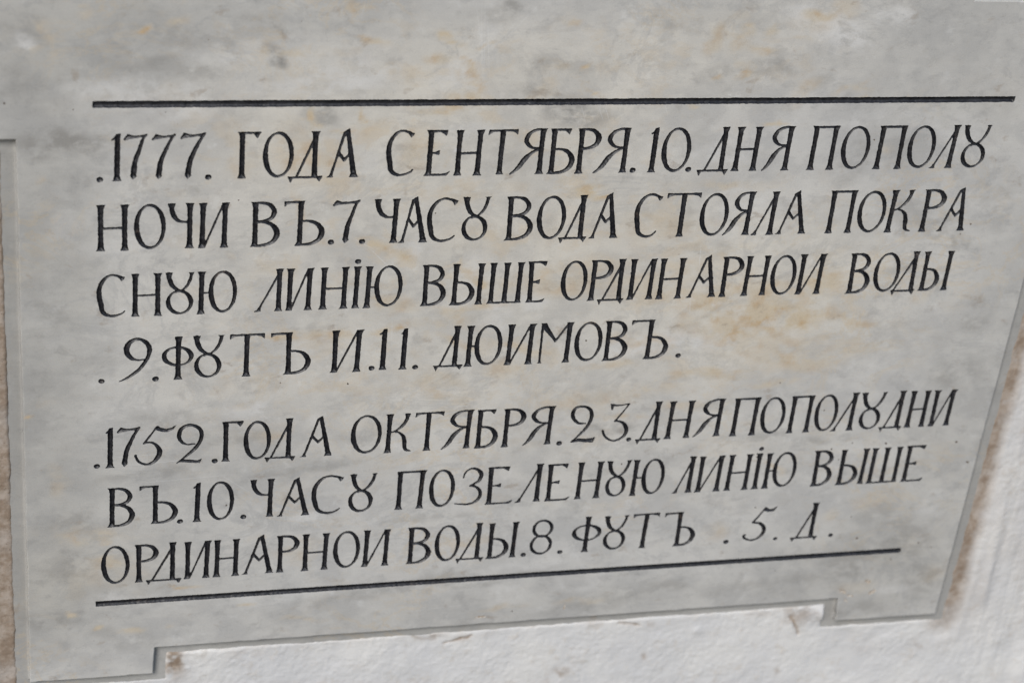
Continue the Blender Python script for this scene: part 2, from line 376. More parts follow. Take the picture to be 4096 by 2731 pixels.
# org (x, y) of each traced strip, then (letter, top, base, x positions ...) in strip units; a dot is (., y, x)
ROWS = [
 [((350, 450), [('.', 633, 114), ('1', 200, 648, 276, 284, 219), ('7', 197, 637, 335, 568, 430), ('7', 198, 632, 600, 833, 670), ('7', 185, 630, 866, 1120, 943), ('.', 609, 1137),
    ('Г', 183, 622, 1449, 1460, 1641), ('О', 181, 614, 1648, 1942), ('Д', 178, 616, 1965, 2132, 2150, 1880, 2210)]),
  ((1250, 450), [('А', 147, 611, 162, 383, 356), ('С', 163, 600, 695, 970, 945), ('Е', 165, 597, 1088, 1124, 1297, 1285), ('Н', 165, 595, 1360, 1394, 1544, 1588), ('Т', 158, 586, 1753, 1799, 1663, 1943),
    ('Я', 152, 582, 1857, 2128, 2174, 1994)]),
  ((2150, 450), [('Б', 152, 580, 124, 168, 345, 331), ('Р', 150, 576, 383, 428, 600), ('Я', 147, 570, 524, 797, 852, 662), ('.', 543, 895), ('1', 143, 565, 1066, 1128, 1068), ('0', 141, 562, 1168, 1445), ('.', 536, 1418),
    ('Д', 137, 552, 1568, 1720, 1782, 1492, 1788), ('Н', 137, 551, 1852, 1925, 2020, 2094)]),
  ((3050, 450), [('Я', 130, 548, -8, 202, 280, 95), ('П', 128, 541, 443, 520, 625, 702), ('О', 127, 534, 741, 1012), ('П', 126, 533, 1065, 1150, 1264, 1342), ('О', 122, 525, 1366, 1628),
    ('Л', 120, 524, 1587, 1741, 1842), ('Ȣ', 120, 520, 1938, 2143, 1864, 2090, 2005)])],
 [((350, 770), [('Н', 116, 552, 124, 122, 349, 351), ('О', 108, 534, 436, 739), ('Ч', 100, 525, 792, 958, 967), ('И', 97, 522, 1076, 1090, 1283, 1298), ('В', 87, 510, 1572, 1584, 1806, 1780), ('Ъ', 78, 502, 1991, 2012, 2228, 1852), ('.', 468, 2291)]),
  ((1250, 740), [('7', 138, 550, 185, 455, 306), ('.', 532, 466), ('Ч', 130, 547, 622, 758, 795), ('А', 103, 543, 833, 1035, 998), ('С', 118, 535, 1078, 1378, 1335), ('Ȣ', 112, 525, 1458, 1657, 1398, 1645, 1541), ('В', 107, 520, 1844, 1874, 2070, 2058)]),
  ((2150, 730), [('О', 125, 535, -6, 268), ('Д', 120, 528, 260, 396, 442, 190, 457), ('А', 93, 524, 505, 707, 715), ('С', 103, 517, 914, 1190, 1115), ('Т', 98, 510, 1330, 1390, 1230, 1550), ('О', 100, 502, 1527, 1798),
    ('Я', 90, 495, 1740, 1950, 2028, 1858), ('Л', 87, 494, 2025, 2178, 2254)]),
  ((3050, 710), [('А', 120, 531, 143, 362, 366), ('П', 124, 523, 615, 688, 795, 872), ('О', 126, 517, 895, 1162), ('К', 118, 515, 1170, 1262, 1412, 1385), ('Р', 112, 508, 1493, 1575, 1730), ('А', 90, 502, 1655, 1855, 1916)])],
 [((350, 1030), [('С', 155, 560, 87, 357, 355), ('Н', 150, 553, 447, 450, 660, 663), ('Ȣ', 139, 535, 767, 980, 737, 995, 877), ('Ю', 129, 530, 1065, 1077, 1137, 1408), ('Л', 107, 507, 1597, 1793, 1812), ('И', 102, 497, 1893, 1915, 2071, 2097)]),
  ((1250, 1000), [('Н', 163, 555, 93, 115, 288, 314), ('І', 155, 548, 397, 428), ('.', 108, 430), ('Ю', 151, 543, 508, 542, 580, 848), ('В', 138, 524, 1052, 1077, 1251, 1243), ('Ы', 129, 515, 1325, 1360, 1521, 1557, 1597),
    ('Ш', 119, 501, 1672, 1711, 1924, 1968), ('Е', 104, 492, 2038, 2068, 2190, 2218)]),
  ((2150, 980), [('О', 147, 525, 220, 470), ('Р', 141, 522, 498, 550, 715), ('Д', 133, 520, 608, 758, 806, 555, 805), ('И', 131, 511, 867, 918, 1043, 1101), ('Н', 126, 506, 1139, 1195, 1314, 1376), ('А', 92, 491, 1420, 1633, 1642),
    ('Р', 109, 486, 1732, 1788, 1945), ('Н', 102, 475, 1938, 2009, 2107, 2175)]),
  ((3050, 970), [('О', 118, 492, 75, 318), ('И', 110, 485, 330, 402, 502, 580), ('В', 101, 478, 812, 874, 1003, 1019), ('О', 95, 463, 1047, 1293), ('Д', 87, 457, 1226, 1390, 1457, 1198, 1428), ('Ы', 83, 450, 1490, 1564, 1657, 1698, 1783)])],
 [((350, 1300), [('.', 528, 130), ('raw', 118, 533, 440, '9'), ('.', 506, 640), ('Ф', 108, 513, 850, 858, 697, 1000), ('Ȣ', 97, 495, 1030, 1262, 1002, 1260, 1141), ('Т', 80, 482, 1490, 1504, 1342, 1672), ('Ъ', 67, 463, 1886, 1898, 2097, 1725)]),
  ((1250, 1270), [('И', 118, 514, 202, 222, 411, 446), ('.', 475, 555), ('1', 103, 492, 655, 686, 627), ('1', 99, 487, 846, 879, 832), ('.', 465, 965), ('Д', 81, 460, 1193, 1332, 1370, 1133, 1410), ('Ю', 76, 458, 1456, 1496, 1522, 1785),
    ('И', 62, 441, 1832, 1880, 2025, 2075)]),
  ((2150, 1240), [('М', 119, 497, 14, 54, 262, 312, 162), ('О', 110, 480, 347, 610), ('В', 101, 474, 640, 684, 841, 845), ('Ъ', 90, 460, 1026, 1082, 1225, 893), ('.', 427, 1322)])],
 [((350, 1640), [('.', 527, 88), ('1', 164, 543, 212, 216, 163), ('7', 156, 533, 272, 500, 349), ('raw', 135, 520, 640, '5'), ('raw', 125, 505, 960, '2'), ('.', 477, 1197), ('Г', 105, 480, 1297, 1305, 1476), ('О', 100, 463, 1467, 1727),
    ('Д', 79, 449, 1724, 1886, 1903, 1663, 1955), ('А', 50, 433, 2028, 2261, 2220)]),
  ((1250, 1590), [('О', 162, 525, 360, 653), ('К', 151, 514, 703, 734, 900, 922), ('Т', 134, 496, 1070, 1100, 975, 1245), ('Я', 119, 480, 1212, 1443, 1488, 1299), ('Б', 111, 472, 1552, 1587, 1740, 1736), ('Р', 102, 461, 1803, 1842, 2010),
    ('Я', 85, 442, 1980, 2206, 2257, 2063), ('.', 428, 2320)]),
  ((2150, 1560), [('raw', 140, 495, 430, '2b'), ('raw', 120, 482, 740, '3'), ('.', 463, 858, 2.0), ('Д', 109, 468, 963, 1095, 1148, 915, 1155), ('Н', 103, 453, 1218, 1283, 1393, 1459), ('Я', 85, 435, 1460, 1677, 1744, 1562), ('П', 74, 427, 1832, 1895, 2010, 2080), ('О', 65, 408, 2097, 2332)]),
  ((3050, 1520), [('П', 149, 493, 247, 315, 402, 472), ('О', 135, 477, 490, 710), ('Л', 122, 475, 657, 810, 887), ('Ȣ', 117, 460, 975, 1158, 905, 1105, 1030), ('Д', 104, 447, 1138, 1255, 1332, 1088, 1305), ('Н', 101, 440, 1355, 1436, 1488, 1565),
    ('И', 93, 428, 1579, 1656, 1720, 1808)])],
 [((350, 1880), [('В', 163, 530, 232, 232, 443, 420), ('Ъ', 141, 502, 637, 640, 848, 487), ('.', 480, 870), ('1', 116, 485, 1027, 1043, 988), ('0', 103, 468, 1122, 1380), ('.', 437, 1466), ('Ч', 84, 438, 1565, 1711, 1728), ('А', 63, 427, 1807, 2048, 1997)]),
  ((1250, 1830), [('С', 162, 525, -9, 300, 257), ('Ȣ', 150, 508, 390, 588, 333, 567, 466), ('П', 124, 482, 805, 830, 1002, 1042), ('О', 110, 462, 1095, 1340), ('raw', 93, 443, 1480, 'Z'), ('Е', 84, 434, 1656, 1687, 1885, 1865), ('Л', 61, 413, 1928, 2103, 2145)]),
  ((2150, 1780), [('Е', 174, 520, 96, 132, 303, 298), ('Н', 158, 501, 372, 420, 547, 600), ('Ȣ', 146, 480, 690, 868, 635, 828, 757), ('Ю', 134, 471, 886, 942, 978, 1195), ('Л', 107, 446, 1284, 1412, 1473), ('И', 102, 436, 1503, 1563, 1677, 1741), ('Н', 88, 421, 1776, 1840, 1943, 2005),
    ('І', 76, 410, 2037, 2098), ('.', 35, 2108, 1.95)]),
  ((3050, 1740), [('Ю', 166, 495, 15, 77, 95, 318), ('В', 142, 475, 476, 532, 645, 667), ('Ы', 132, 460, 712, 778, 888, 912, 988), ('Ш', 117, 445, 997, 1070, 1228, 1300), ('Е', 96, 430, 1325, 1397, 1510, 1548)])],
 [((350, 2120), [('О', 146, 503, 127, 397), ('Р', 132, 485, 483, 483, 668), ('Д', 115, 470, 606, 797, 803, 547, 885), ('И', 102, 452, 940, 946, 1112, 1132), ('Н', 86, 433, 1212, 1225, 1389, 1402), ('А', 38, 406, 1478, 1708, 1662), ('Р', 47, 390, 1807, 1818, 1993), ('Н', 32, 375, 2043, 2058, 2224, 2250)]),
  ((1250, 2060), [('О', 147, 492, 192, 448), ('И', 136, 477, 489, 520, 677, 707), ('В', 111, 450, 914, 938, 1110, 1103), ('О', 92, 430, 1148, 1388), ('Д', 75, 411, 1389, 1541, 1577, 1340, 1608), ('Ы', 68, 400, 1661, 1696, 1840, 1874, 1918), ('.', 370, 1983), ('raw', 40, 368, 2150, '8'), ('.', 346, 2325, 2.0)]),
  ((2150, 2010), [('Ф', 131, 461, 438, 486, 323, 603), ('Ȣ', 121, 438, 667, 845, 615, 823, 735), ('Т', 98, 423, 978, 1037, 910, 1158), ('Ъ', 87, 405, 1304, 1352, 1477, 1203), ('.', 367, 1772, 2.1), ('raw', 33, 357, 2080, '5b')]),
  ((3050, 1970), [('.', 430, 120, 1.8), ('Д', 99, 422, 316, 447, 510, 255, 513), ('.', 398, 640, 1.95)])],
]
RAW = {
 '9': [('S', [(540, 322, 14), (470, 330, 20), (405, 305, 38), (368, 250, 48), (378, 190, 46), (420, 148, 34), (480, 131, 28), (540, 155, 36), (580, 205, 40), (580, 262, 38), (550, 335, 34), (490, 412, 32), (400, 482, 26), (340, 514, 16), (296, 532, 8)])],
 '5': [('P', [(655, 143), (690, 163), (740, 176), (790, 163), (838, 136), (812, 178), (765, 203), (705, 206), (640, 185)]), ('S', [(650, 160, 18), (590, 240, 18), (532, 313, 20)]),
       ('S', [(535, 311, 14), (600, 303, 18), (655, 337, 34), (680, 390, 46), (652, 455, 42), (605, 497, 30), (550, 509, 22), (490, 490, 22), (462, 455, 24), (452, 428, 26)])],
 '2': [('S', [(1010, 317, 14), (930, 321, 18), (880, 290, 32), (861, 235, 40), (890, 170, 36), (970, 139, 30), (1045, 165, 34), (1074, 220, 38), (1060, 290, 36), (1000, 370, 32), (905, 450, 20), (838, 498, 12)]),
       ('P', [(838, 500), (890, 462), (960, 462), (1030, 470), (1077, 453), (1058, 497), (960, 492), (880, 488)])],
 '2b': [('S', [(455, 312, 14), (390, 311, 22), (345, 275, 34), (333, 225, 38), (360, 172, 32), (430, 153, 24), (488, 175, 32), (510, 218, 36), (503, 272, 36), (460, 350, 32), (380, 432, 22), (310, 490, 12)]),
        ('P', [(306, 495), (375, 452), (450, 455), (505, 450), (550, 436), (517, 493), (430, 488), (370, 486)])],
 '3': [('S', [(700, 141, 24), (780, 142, 16), (862, 128, 12)]), ('P', [(688, 128), (724, 128), (722, 150), (706, 188), (694, 182)]), ('S', [(866, 130, 14), (800, 210, 18), (728, 292, 18)]),
       ('S', [(730, 290, 14), (780, 295, 22), (820, 325, 34), (836, 375, 40), (815, 425, 34), (760, 465, 24), (700, 474, 20), (650, 450, 22), (622, 415, 22), (613, 382, 22)])],
 'Z': [('S', [(1422, 185, 18), (1440, 140, 18), (1490, 104, 20), (1545, 106, 28), (1587, 150, 40), (1570, 210, 34), (1530, 240, 24), (1485, 262, 20)]),
       ('S', [(1485, 262, 20), (1540, 274, 24), (1574, 310, 34), (1576, 355, 36), (1540, 405, 32), (1470, 434, 22), (1400, 436, 16), (1335, 432, 12)])],
 '8': [('O', (2068, 2267, 40, 208)), ('O', (2042, 2253, 184, 368))],
 '5b': [('P', [(2150, 36), (2180, 55), (2212, 55), (2262, 31), (2226, 78), (2172, 86), (2125, 75)]), ('S', [(2145, 50, 20), (2090, 115, 21), (2026, 186, 23)]),
        ('S', [(2028, 187, 17), (2085, 190, 25), (2122, 217, 38), (2130, 257, 40), (2102, 307, 33), (2050, 341, 25), (1995, 350, 20), (1950, 335, 23), (1935, 314, 25), (1950, 303, 25)])],
}
RAWNAME = {'9': '9', '5': '5', '2': '2', '2b': '2', '3': '3', 'Z': 'З', '8': '8', '5b': '5'}

glyphs = []            # (part name, label, prims, slope, max depth, row)
ORD = ['first', 'second', 'third', 'fourth', 'fifth', 'sixth', 'seventh']
for ri, row in enumerate(ROWS):
    for org, items in row:
        for it in items:
            ch = it[0]
            if ch == '.':
                g = build_glyph('.', org, it[1], it[2], it[3:])
                glyphs.append(('carved_dot', None, g.prims, .75, 1.3))
                continue
            if ch == 'raw':
                g = build_glyph('raw', org, it[1], it[2], (it[3], RAW[it[4]])); nm = RAWNAME[it[4]]
            else:
                g = build_glyph(ch, org, it[1], it[2], it[3:]); nm = ch
            part = 'carved_digit' if nm in '0123456789' else 'carved_letter'
            lab = ('black carved digit ' if part == 'carved_digit' else 'black carved letter ') + nm
            glyphs.append((part, lab, g.prims, .85, 1.9))
# the two black rules
def pxpoly(pts, y=0.0): return [plane(x, yy, y) for x, yy in pts]
glyphs.append(('carved_rule', 'long black rule carved above the text', [('p', pxpoly([(368, 405), (4062, 386), (4056, 409), (368, 433)]))], 1.1, 1.5))
glyphs.append(('carved_rule', 'long black rule carved below the text', [('p', pxpoly([(382, 2404), (3604, 2190), (3602, 2208), (383, 2425)]))], 1.1, 1.5))
# chips and pits in the stone (display coordinates, 2352 wide)
DS = 4096 / 2352
def blob(x, y, rx, ry, rot=0, seed=0, n=14, rough=.25):
    rs = np.random.RandomState(seed + int(x * 7 + y)); out = []
    for k in range(n):
        a = 2 * math.pi * k / n
        q = 1 + rough * rs.uniform(-1, 1)
        u, v = rx * math.cos(a) * q, ry * math.sin(a) * q
        c, s_ = math.cos(rot), math.sin(rot)
        out.append(((x + u * c - v * s_) * DS, (y + u * s_ + v * c) * DS))
    return pxpoly(out)
for (x, y, rx, ry, rot) in [(1935, 1357, 9, 5, .5), (1952, 1367, 8, 3, .1), (1993, 1334, 6, 5, 0), (2003, 1358, 11, 4, -.5), (1942, 1378, 5, 3, .7), (1296, 1392, 2.2, 6, .3), (1103, 1416, 16, 3, -.1)]:
    glyphs.append(('chip', None, [('p', blob(x, y, rx, ry, rot))], .45, .6))
PITS = [(2008, 322, 2.4), (1870, 290, 2), (2035, 1018, 3), (2197, 1015, 3.4), (2222, 1061, 3.4), (1346, 782, 2.6), (548, 460, 2), (1000, 490, 2.2), (479, 92, 1.6), (10, 238, 3), (168, 252, 2), (380, 258, 2), (799, 881, 2.6),
        (1968, 1236, 3), (1792, 879, 2.0), (644, 879, 2.2), (1450, 628, 2.6), (1738, 1050, 2), (1428, 1065, 2.4), (2268, 1270, 0), (1958, 1017, 2.2), (1893, 942, 2), (693, 49, 1.8), (870, 50, 1.4), (1910, 1031, 2.6), (1926, 1055, 1.8),
        (1780, 1310, 1.8), (2109, 1246, 2), (2046, 1284, 2), (2230, 515, 2.4), (2206, 538, 1.8), (2178, 603, 1.8), (1176, 1403, 2), (520, 1160, 3), (700, 870, 0), (1955, 1186, 2), (1735, 1165, 2), (1612, 340, 0), (1475, 1210, 0), (2138, 1256, 1.8)]
for (x, y, r) in PITS:
    if r: glyphs.append(('pit', None, [('p', blob(x, y, r * .9, r * .9, 0, 5, 9, .3))], .8, .8))

# ------------------------------------------------------------------ materials
def newmat(name):
    m = bpy.data.materials.new(name); m.use_nodes = True
    t = m.node_tree; b = t.nodes["Principled BSDF"]
    return m, t, b
class NB:
    def __init__(s, t): s.t = t
    def n(s, typ, **kw):
        nd = s.t.nodes.new(typ)
        for k, v in kw.items():
            if k == 'ins':
                for i, x in v.items():
                    if isinstance(x, bpy.types.NodeSocket): s.t.links.new(x, nd.inputs[i])
                    else: nd.inputs[i].default_value = x
            else: setattr(nd, k, v)
        return nd
    def math(s, op, a, b=0.0, c=None):
        ins = {0: a, 1: b}
        if c is not None: ins[2] = c
        return s.n('ShaderNodeMath', operation=op, ins=ins).outputs[0]
    def noise(s, vec, scale, detail=4, rough=.55, dist=0.0):
        return s.n('ShaderNodeTexNoise', ins={'Vector': vec, 'Scale': scale, 'Detail': detail, 'Roughness': rough, 'Distortion': dist}).outputs
    def ramp(s, f, lo, hi, a=0.0, b=1.0):
        nd = s.n('ShaderNodeMapRange', interpolation_type='SMOOTHSTEP', ins={'Value': f, 'From Min': lo, 'From Max': hi, 'To Min': a, 'To Max': b})
        return nd.outputs[0]
    def mix(s, f, a, b, mode='MIX'):
        nd = s.n('ShaderNodeMix', data_type='RGBA', blend_type=mode)
        for i, x in ((0, f), (6, a), (7, b)):
            if isinstance(x, bpy.types.NodeSocket): s.t.links.new(x, nd.inputs[i])
            elif i == 0: nd.inputs[i].default_value = x
            else: nd.inputs[i].default_value = (*x, 1.0)
        return nd.outputs[2]

# stains and painted tones of the stone: (x, y, rx, ry, degrees, strength) in display coordinates
GREY = [(150, 325, 120, 26, 4, .75), (95, 350, 55, 26, 0, .5), (622, 130, 30, 20, 25, .75), (640, 145, 25, 12, 40, .5), (430, 85, 110, 26, 8, .3), (60, 75, 70, 30, 20, .35), (745, 268, 40, 24, 0, .45), (1325, 262, 75, 36, 15, .6), (1240, 205, 60, 14, 15, .35),
        (1185, 22, 40, 14, 25, .5), (1300, 150, 110, 24, 8, .25), (1560, 60, 60, 24, 0, .28), (1800, 150, 70, 16, 10, .4), (1745, 165, 30, 12, 0, .4), (1660, 165, 60, 26, 0, .3), (1880, 190, 30, 18, 0, .3), (1145, 40, 60, 20, 0, .3),
        (560, 60, 90, 30, 0, .25), (640, 60, 30, 8, 35, .45), (545, 275, 60, 20, 0, .2), (350, 155, 120, 22, 0, .3), (470, 165, 60, 12, 0, .3), (20, 200, 60, 60, 0, .3), (110, 240, 60, 30, 0, .2),
        (2130, 500, 90, 36, 30, .3), (2190, 560, 60, 22, 20, .3), (2240, 740, 40, 22, 0, .35), (2080, 620, 50, 14, 0, .3), (2050, 770, 90, 40, 0, .15), (2205, 850, 60, 36, 0, .35), (2280, 470, 60, 90, 0, .2),
        (1730, 1000, 70, 12, 0, .3), (1400, 985, 60, 12, 0, .5), (1640, 930, 50, 16, 0, .25), (1350, 905, 60, 20, 0, .2), (1870, 1010, 40, 10, 0, .4), (820, 1000, 60, 20, 0, .25), (560, 1000, 90, 14, -4, .3), (330, 1090, 130, 10, -5, .35), (400, 960, 120, 18, 0, .3),
        (700, 1080, 120, 9, -5, .3), (980, 1190, 150, 8, -6, .3), (1150, 1330, 120, 10, -5, .35), (1010, 1330, 60, 22, 0, .3), (850, 1360, 160, 14, -5, .3), (180, 1200, 80, 30, 0, .4), (170, 1305, 70, 40, 10, .45), (120, 1420, 70, 22, 5, .55), (300, 1280, 70, 14, 0, .3),
        (235, 1445, 30, 14, 0, .3), (300, 1470, 70, 30, 0, .25), (1060, 1440, 30, 10, 0, .3), (1340, 1390, 100, 14, -5, .35), (1500, 1350, 120, 16, -5, .3), (1700, 1350, 90, 16, 0, .3), (1950, 1290, 60, 50, 30, .45), (2080, 1240, 70, 60, 0, .45), (2010, 1180, 60, 18, -10, .3), (2120, 1330, 50, 40, 0, .5),
        (1950, 1400, 90, 18, -5, .4), (1840, 1330, 60, 20, 0, .3), (80, 620, 30, 80, 0, .2), (90, 860, 40, 60, 0, .2), (230, 820, 60, 40, 40, .2), (200, 600, 60, 40, 0, .15), (70, 1000, 40, 120, 0, .15),
        (1960, 380, 30, 60, 20, .25), (1430, 340, 60, 30, 0, .15), (1080, 340, 50, 30, 0, .15), (1600, 330, 40, 30, 0, .2), (2050, 330, 90, 40, 20, .2), (1800, 250, 40, 12, 0, .3), (2300, 250, 60, 60, 0, .15), (430, 500, 60, 60, 0, .12)]
WARM = [(100, 62, 26, 9, 12, .45), (120, 90, 12, 16, 0, .5), (118, 118, 10, 14, 0, .45), (72, 120, 14, 7, 0, .4), (200, 18, 12, 6, 0, .5), (205, 38, 22, 12, -35, .3), (320, 66, 18, 8, -30, .7), (405, 56, 36, 10, -15, .45), (805, 20, 20, 12, 60, .45), (835, 15, 40, 6, 30, .3), (1310, 55, 24, 8, 10, .5),
        (265, 325, 30, 7, 10, .2), (610, 110, 16, 20, 0, .45), (700, 120, 60, 12, 0, .35), (850, 94, 40, 6, 10, .5), (1015, 82, 24, 9, 20, .85), (1040, 97, 26, 4, 0, .7), (1120, 108, 28, 4, -5, .6), (1000, 135, 30, 12, 0, .45), (1075, 155, 40, 8, 45, .45), (1100, 200, 60, 8, 35, .4), (960, 180, 40, 22, 0, .3),
        (1070, 230, 50, 20, 0, .55), (1020, 245, 50, 12, 0, .5), (960, 250, 40, 12, 0, .4), (1200, 262, 0, 0, 0, 0), (1370, 224, 26, 4, 20, .85), (1590, 240, 16, 4, 20, .6), (1345, 153, 12, 6, -25, .9), (1270, 160, 30, 14, 0, .3), (1640, 95, 20, 34, 0, .35), (1715, 70, 18, 18, 0, .55), (1700, 100, 26, 20, 0, .3),
        (1770, 75, 16, 10, 0, .5), (1860, 90, 50, 8, 0, .4), (1750, 115, 26, 10, 0, .45), (1880, 40, 30, 14, 0, .5), (1930, 20, 40, 20, 0, .3), (1650, 175, 12, 5, 0, .7), (1710, 170, 26, 6, -15, .55), (1850, 210, 40, 22, -40, .35), (1980, 210, 20, 14, 0, .5), (1960, 200, 40, 8, -30, .4), (2090, 229, 6, 4, 0, .8), (1780, 290, 30, 5, 0, .7),
        (2040, 335, 20, 12, 0, .3), (715, 270, 8, 34, 8, .75), (728, 285, 14, 8, 0, .6), (820, 265, 7, 16, 0, .7), (834, 278, 12, 5, 20, .7), (790, 300, 40, 5, 10, .5), (650, 330, 60, 60, 0, .25), (710, 375, 60, 50, 0, .35), (770, 400, 50, 40, 0, .3), (900, 300, 110, 20, 0, .35), (560, 390, 40, 30, 0, .25), (960, 350, 50, 50, 0, .3),
        (1050, 450, 80, 20, 0, .3), (1340, 437, 40, 12, 0, .85), (1385, 450, 30, 7, 0, .7), (1270, 450, 50, 10, 0, .4), (1180, 430, 40, 16, 0, .2), (1600, 420, 70, 12, 0, .3), (1690, 420, 40, 10, 0, .35), (690, 480, 12, 50, -10, .4), (740, 560, 60, 10, 0, .35), (855, 560, 46, 16, 25, .8), (920, 590, 26, 14, 20, .6), (800, 640, 50, 14, 0, .2),
        (860, 690, 40, 16, 10, .35), (1100, 640, 40, 12, 50, .8), (1065, 610, 8, 16, -20, .5), (1130, 670, 60, 10, 0, .35), (1080, 705, 60, 7, 0, .5), (920, 700, 50, 20, 0, .3), (1300, 640, 120, 40, 0, .35), (1400, 600, 60, 20, 0, .3), (1480, 660, 90, 40, 0, .35), (1590, 620, 60, 30, 0, .3), (1620, 690, 90, 40, 0, .5),
        (1740, 680, 100, 40, 0, .45), (1700, 740, 120, 40, 0, .5), (1820, 720, 110, 30, 0, .6), (1760, 718, 16, 20, -20, .95), (1820, 742, 50, 7, 15, 1.0), (1850, 733, 30, 5, 0, .9), (1960, 740, 60, 8, 10, .4), (1885, 650, 50, 26, 0, .6), (1700, 630, 40, 14, 0, .45), (1760, 790, 120, 50, 0, .3), (1680, 770, 16, 20, 0, .45),
        (1950, 800, 50, 20, 0, .25), (1840, 830, 80, 26, 0, .4), (1640, 860, 120, 14, 4, .5), (1780, 880, 70, 10, -4, .45), (1470, 780, 80, 14, 4, .35), (1200, 800, 80, 12, 20, .4), (1030, 720, 50, 16, 25, .4), (1060, 790, 60, 10, 25, .5), (750, 770, 90, 12, 4, .45), (640, 770, 50, 8, 0, .6), (690, 775, 30, 6, 0, .55), (880, 755, 36, 9, -5, .8), (940, 745, 60, 10, 0, .4),
        (570, 880, 70, 22, 0, .15), (1000, 880, 90, 30, 20, .3), (1160, 850, 60, 20, 0, .3), (1540, 890, 60, 16, 0, .3), (1330, 920, 110, 24, 0, .25), (1560, 930, 60, 10, 5, .4), (1440, 960, 50, 8, 0, .4), (860, 900, 60, 14, 0, .25), (1470, 900, 30, 10, 0, .5), (620, 1000, 40, 18, 0, .3), (1120, 780, 30, 40, 0, .2), (1410, 835, 60, 10, 0, .3),
        (200, 1230, 60, 16, 0, .45), (235, 1245, 20, 10, 0, .45), (250, 1290, 40, 12, 0, .4), (590, 1240, 26, 6, 0, .35), (420, 1345, 40, 3.5, 12, .6), (165, 1410, 16, 8, 20, .8), (225, 1447, 12, 6, 0, .85), (310, 1450, 30, 8, 0, .5), (560, 1388, 26, 4, -10, .65), (395, 1432, 10, 5, 0, .7), (700, 1420, 60, 4, 8, .3), (130, 1110, 20, 40, 0, .2),
        (70, 955, 10, 5, 0, .7), (92, 926, 22, 3, 8, .6), (100, 420, 12, 6, 0, .4), (1070, 1240, 60, 14, 0, .2), (680, 1260, 50, 30, 0, .25), (1900, 1180, 16, 12, 0, .35), (1780, 1080, 30, 5, 30, .4), (1640, 1220, 30, 26, 0, .25), (2140, 1320, 30, 20, 0, .12), (1960, 1350, 50, 14, 0, .14), (2000, 1150, 50, 20, 0, .2), (1340, 1380, 60, 8, 0, .3), (250, 1320, 100, 30, 0, .15),
        (1880, 60, 60, 20, 0, .2), (1160, 1395, 60, 6, -4, .3), (20, 900, 0, 0, 0, 0), (1250, 340, 100, 60, 0, .1), (1400, 530, 200, 60, 0, .15), (1550, 520, 90, 30, 0, .2), (1100, 540, 100, 40, 0, .15), (640, 620, 50, 20, 10, .3), (2120, 660, 20, 30, 0, .3), (1990, 590, 40, 12, 0, .2)]
CREAM = [(900, 330, 560, 230, 0, .9), (1250, 600, 700, 240, 0, .9), (1700, 690, 420, 200, 0, .9), (1300, 200, 500, 160, 0, .7), (1750, 110, 260, 110, 0, .5), (1000, 880, 600, 150, 0, .5), (520, 700, 300, 300, 0, .35), (1500, 1050, 600, 120, 0, .3), (200, 1300, 200, 120, 0, .3)]
DULL_FALLOFF = [(80, 520, 170, 420, 0, .55), (80, 1000, 150, 500, 0, .55), (140, 90, 330, 150, 0, .55), (60, 1400, 260, 120, 0, .45), (2250, 900, 170, 520, 10, .35), (2200, 150, 260, 260, 0, .35), (2000, 1300, 260, 130, 0, .35), (420, 1080, 420, 90, 0, .3), (600, 30, 500, 60, 0, .35), (1150, 1400, 700, 60, 0, .25), (1700, 20, 400, 50, 0, .2), (330, 1300, 300, 150, 0, .25)]  # light falling off to left, corners and edges, painted in; left stone also greyer
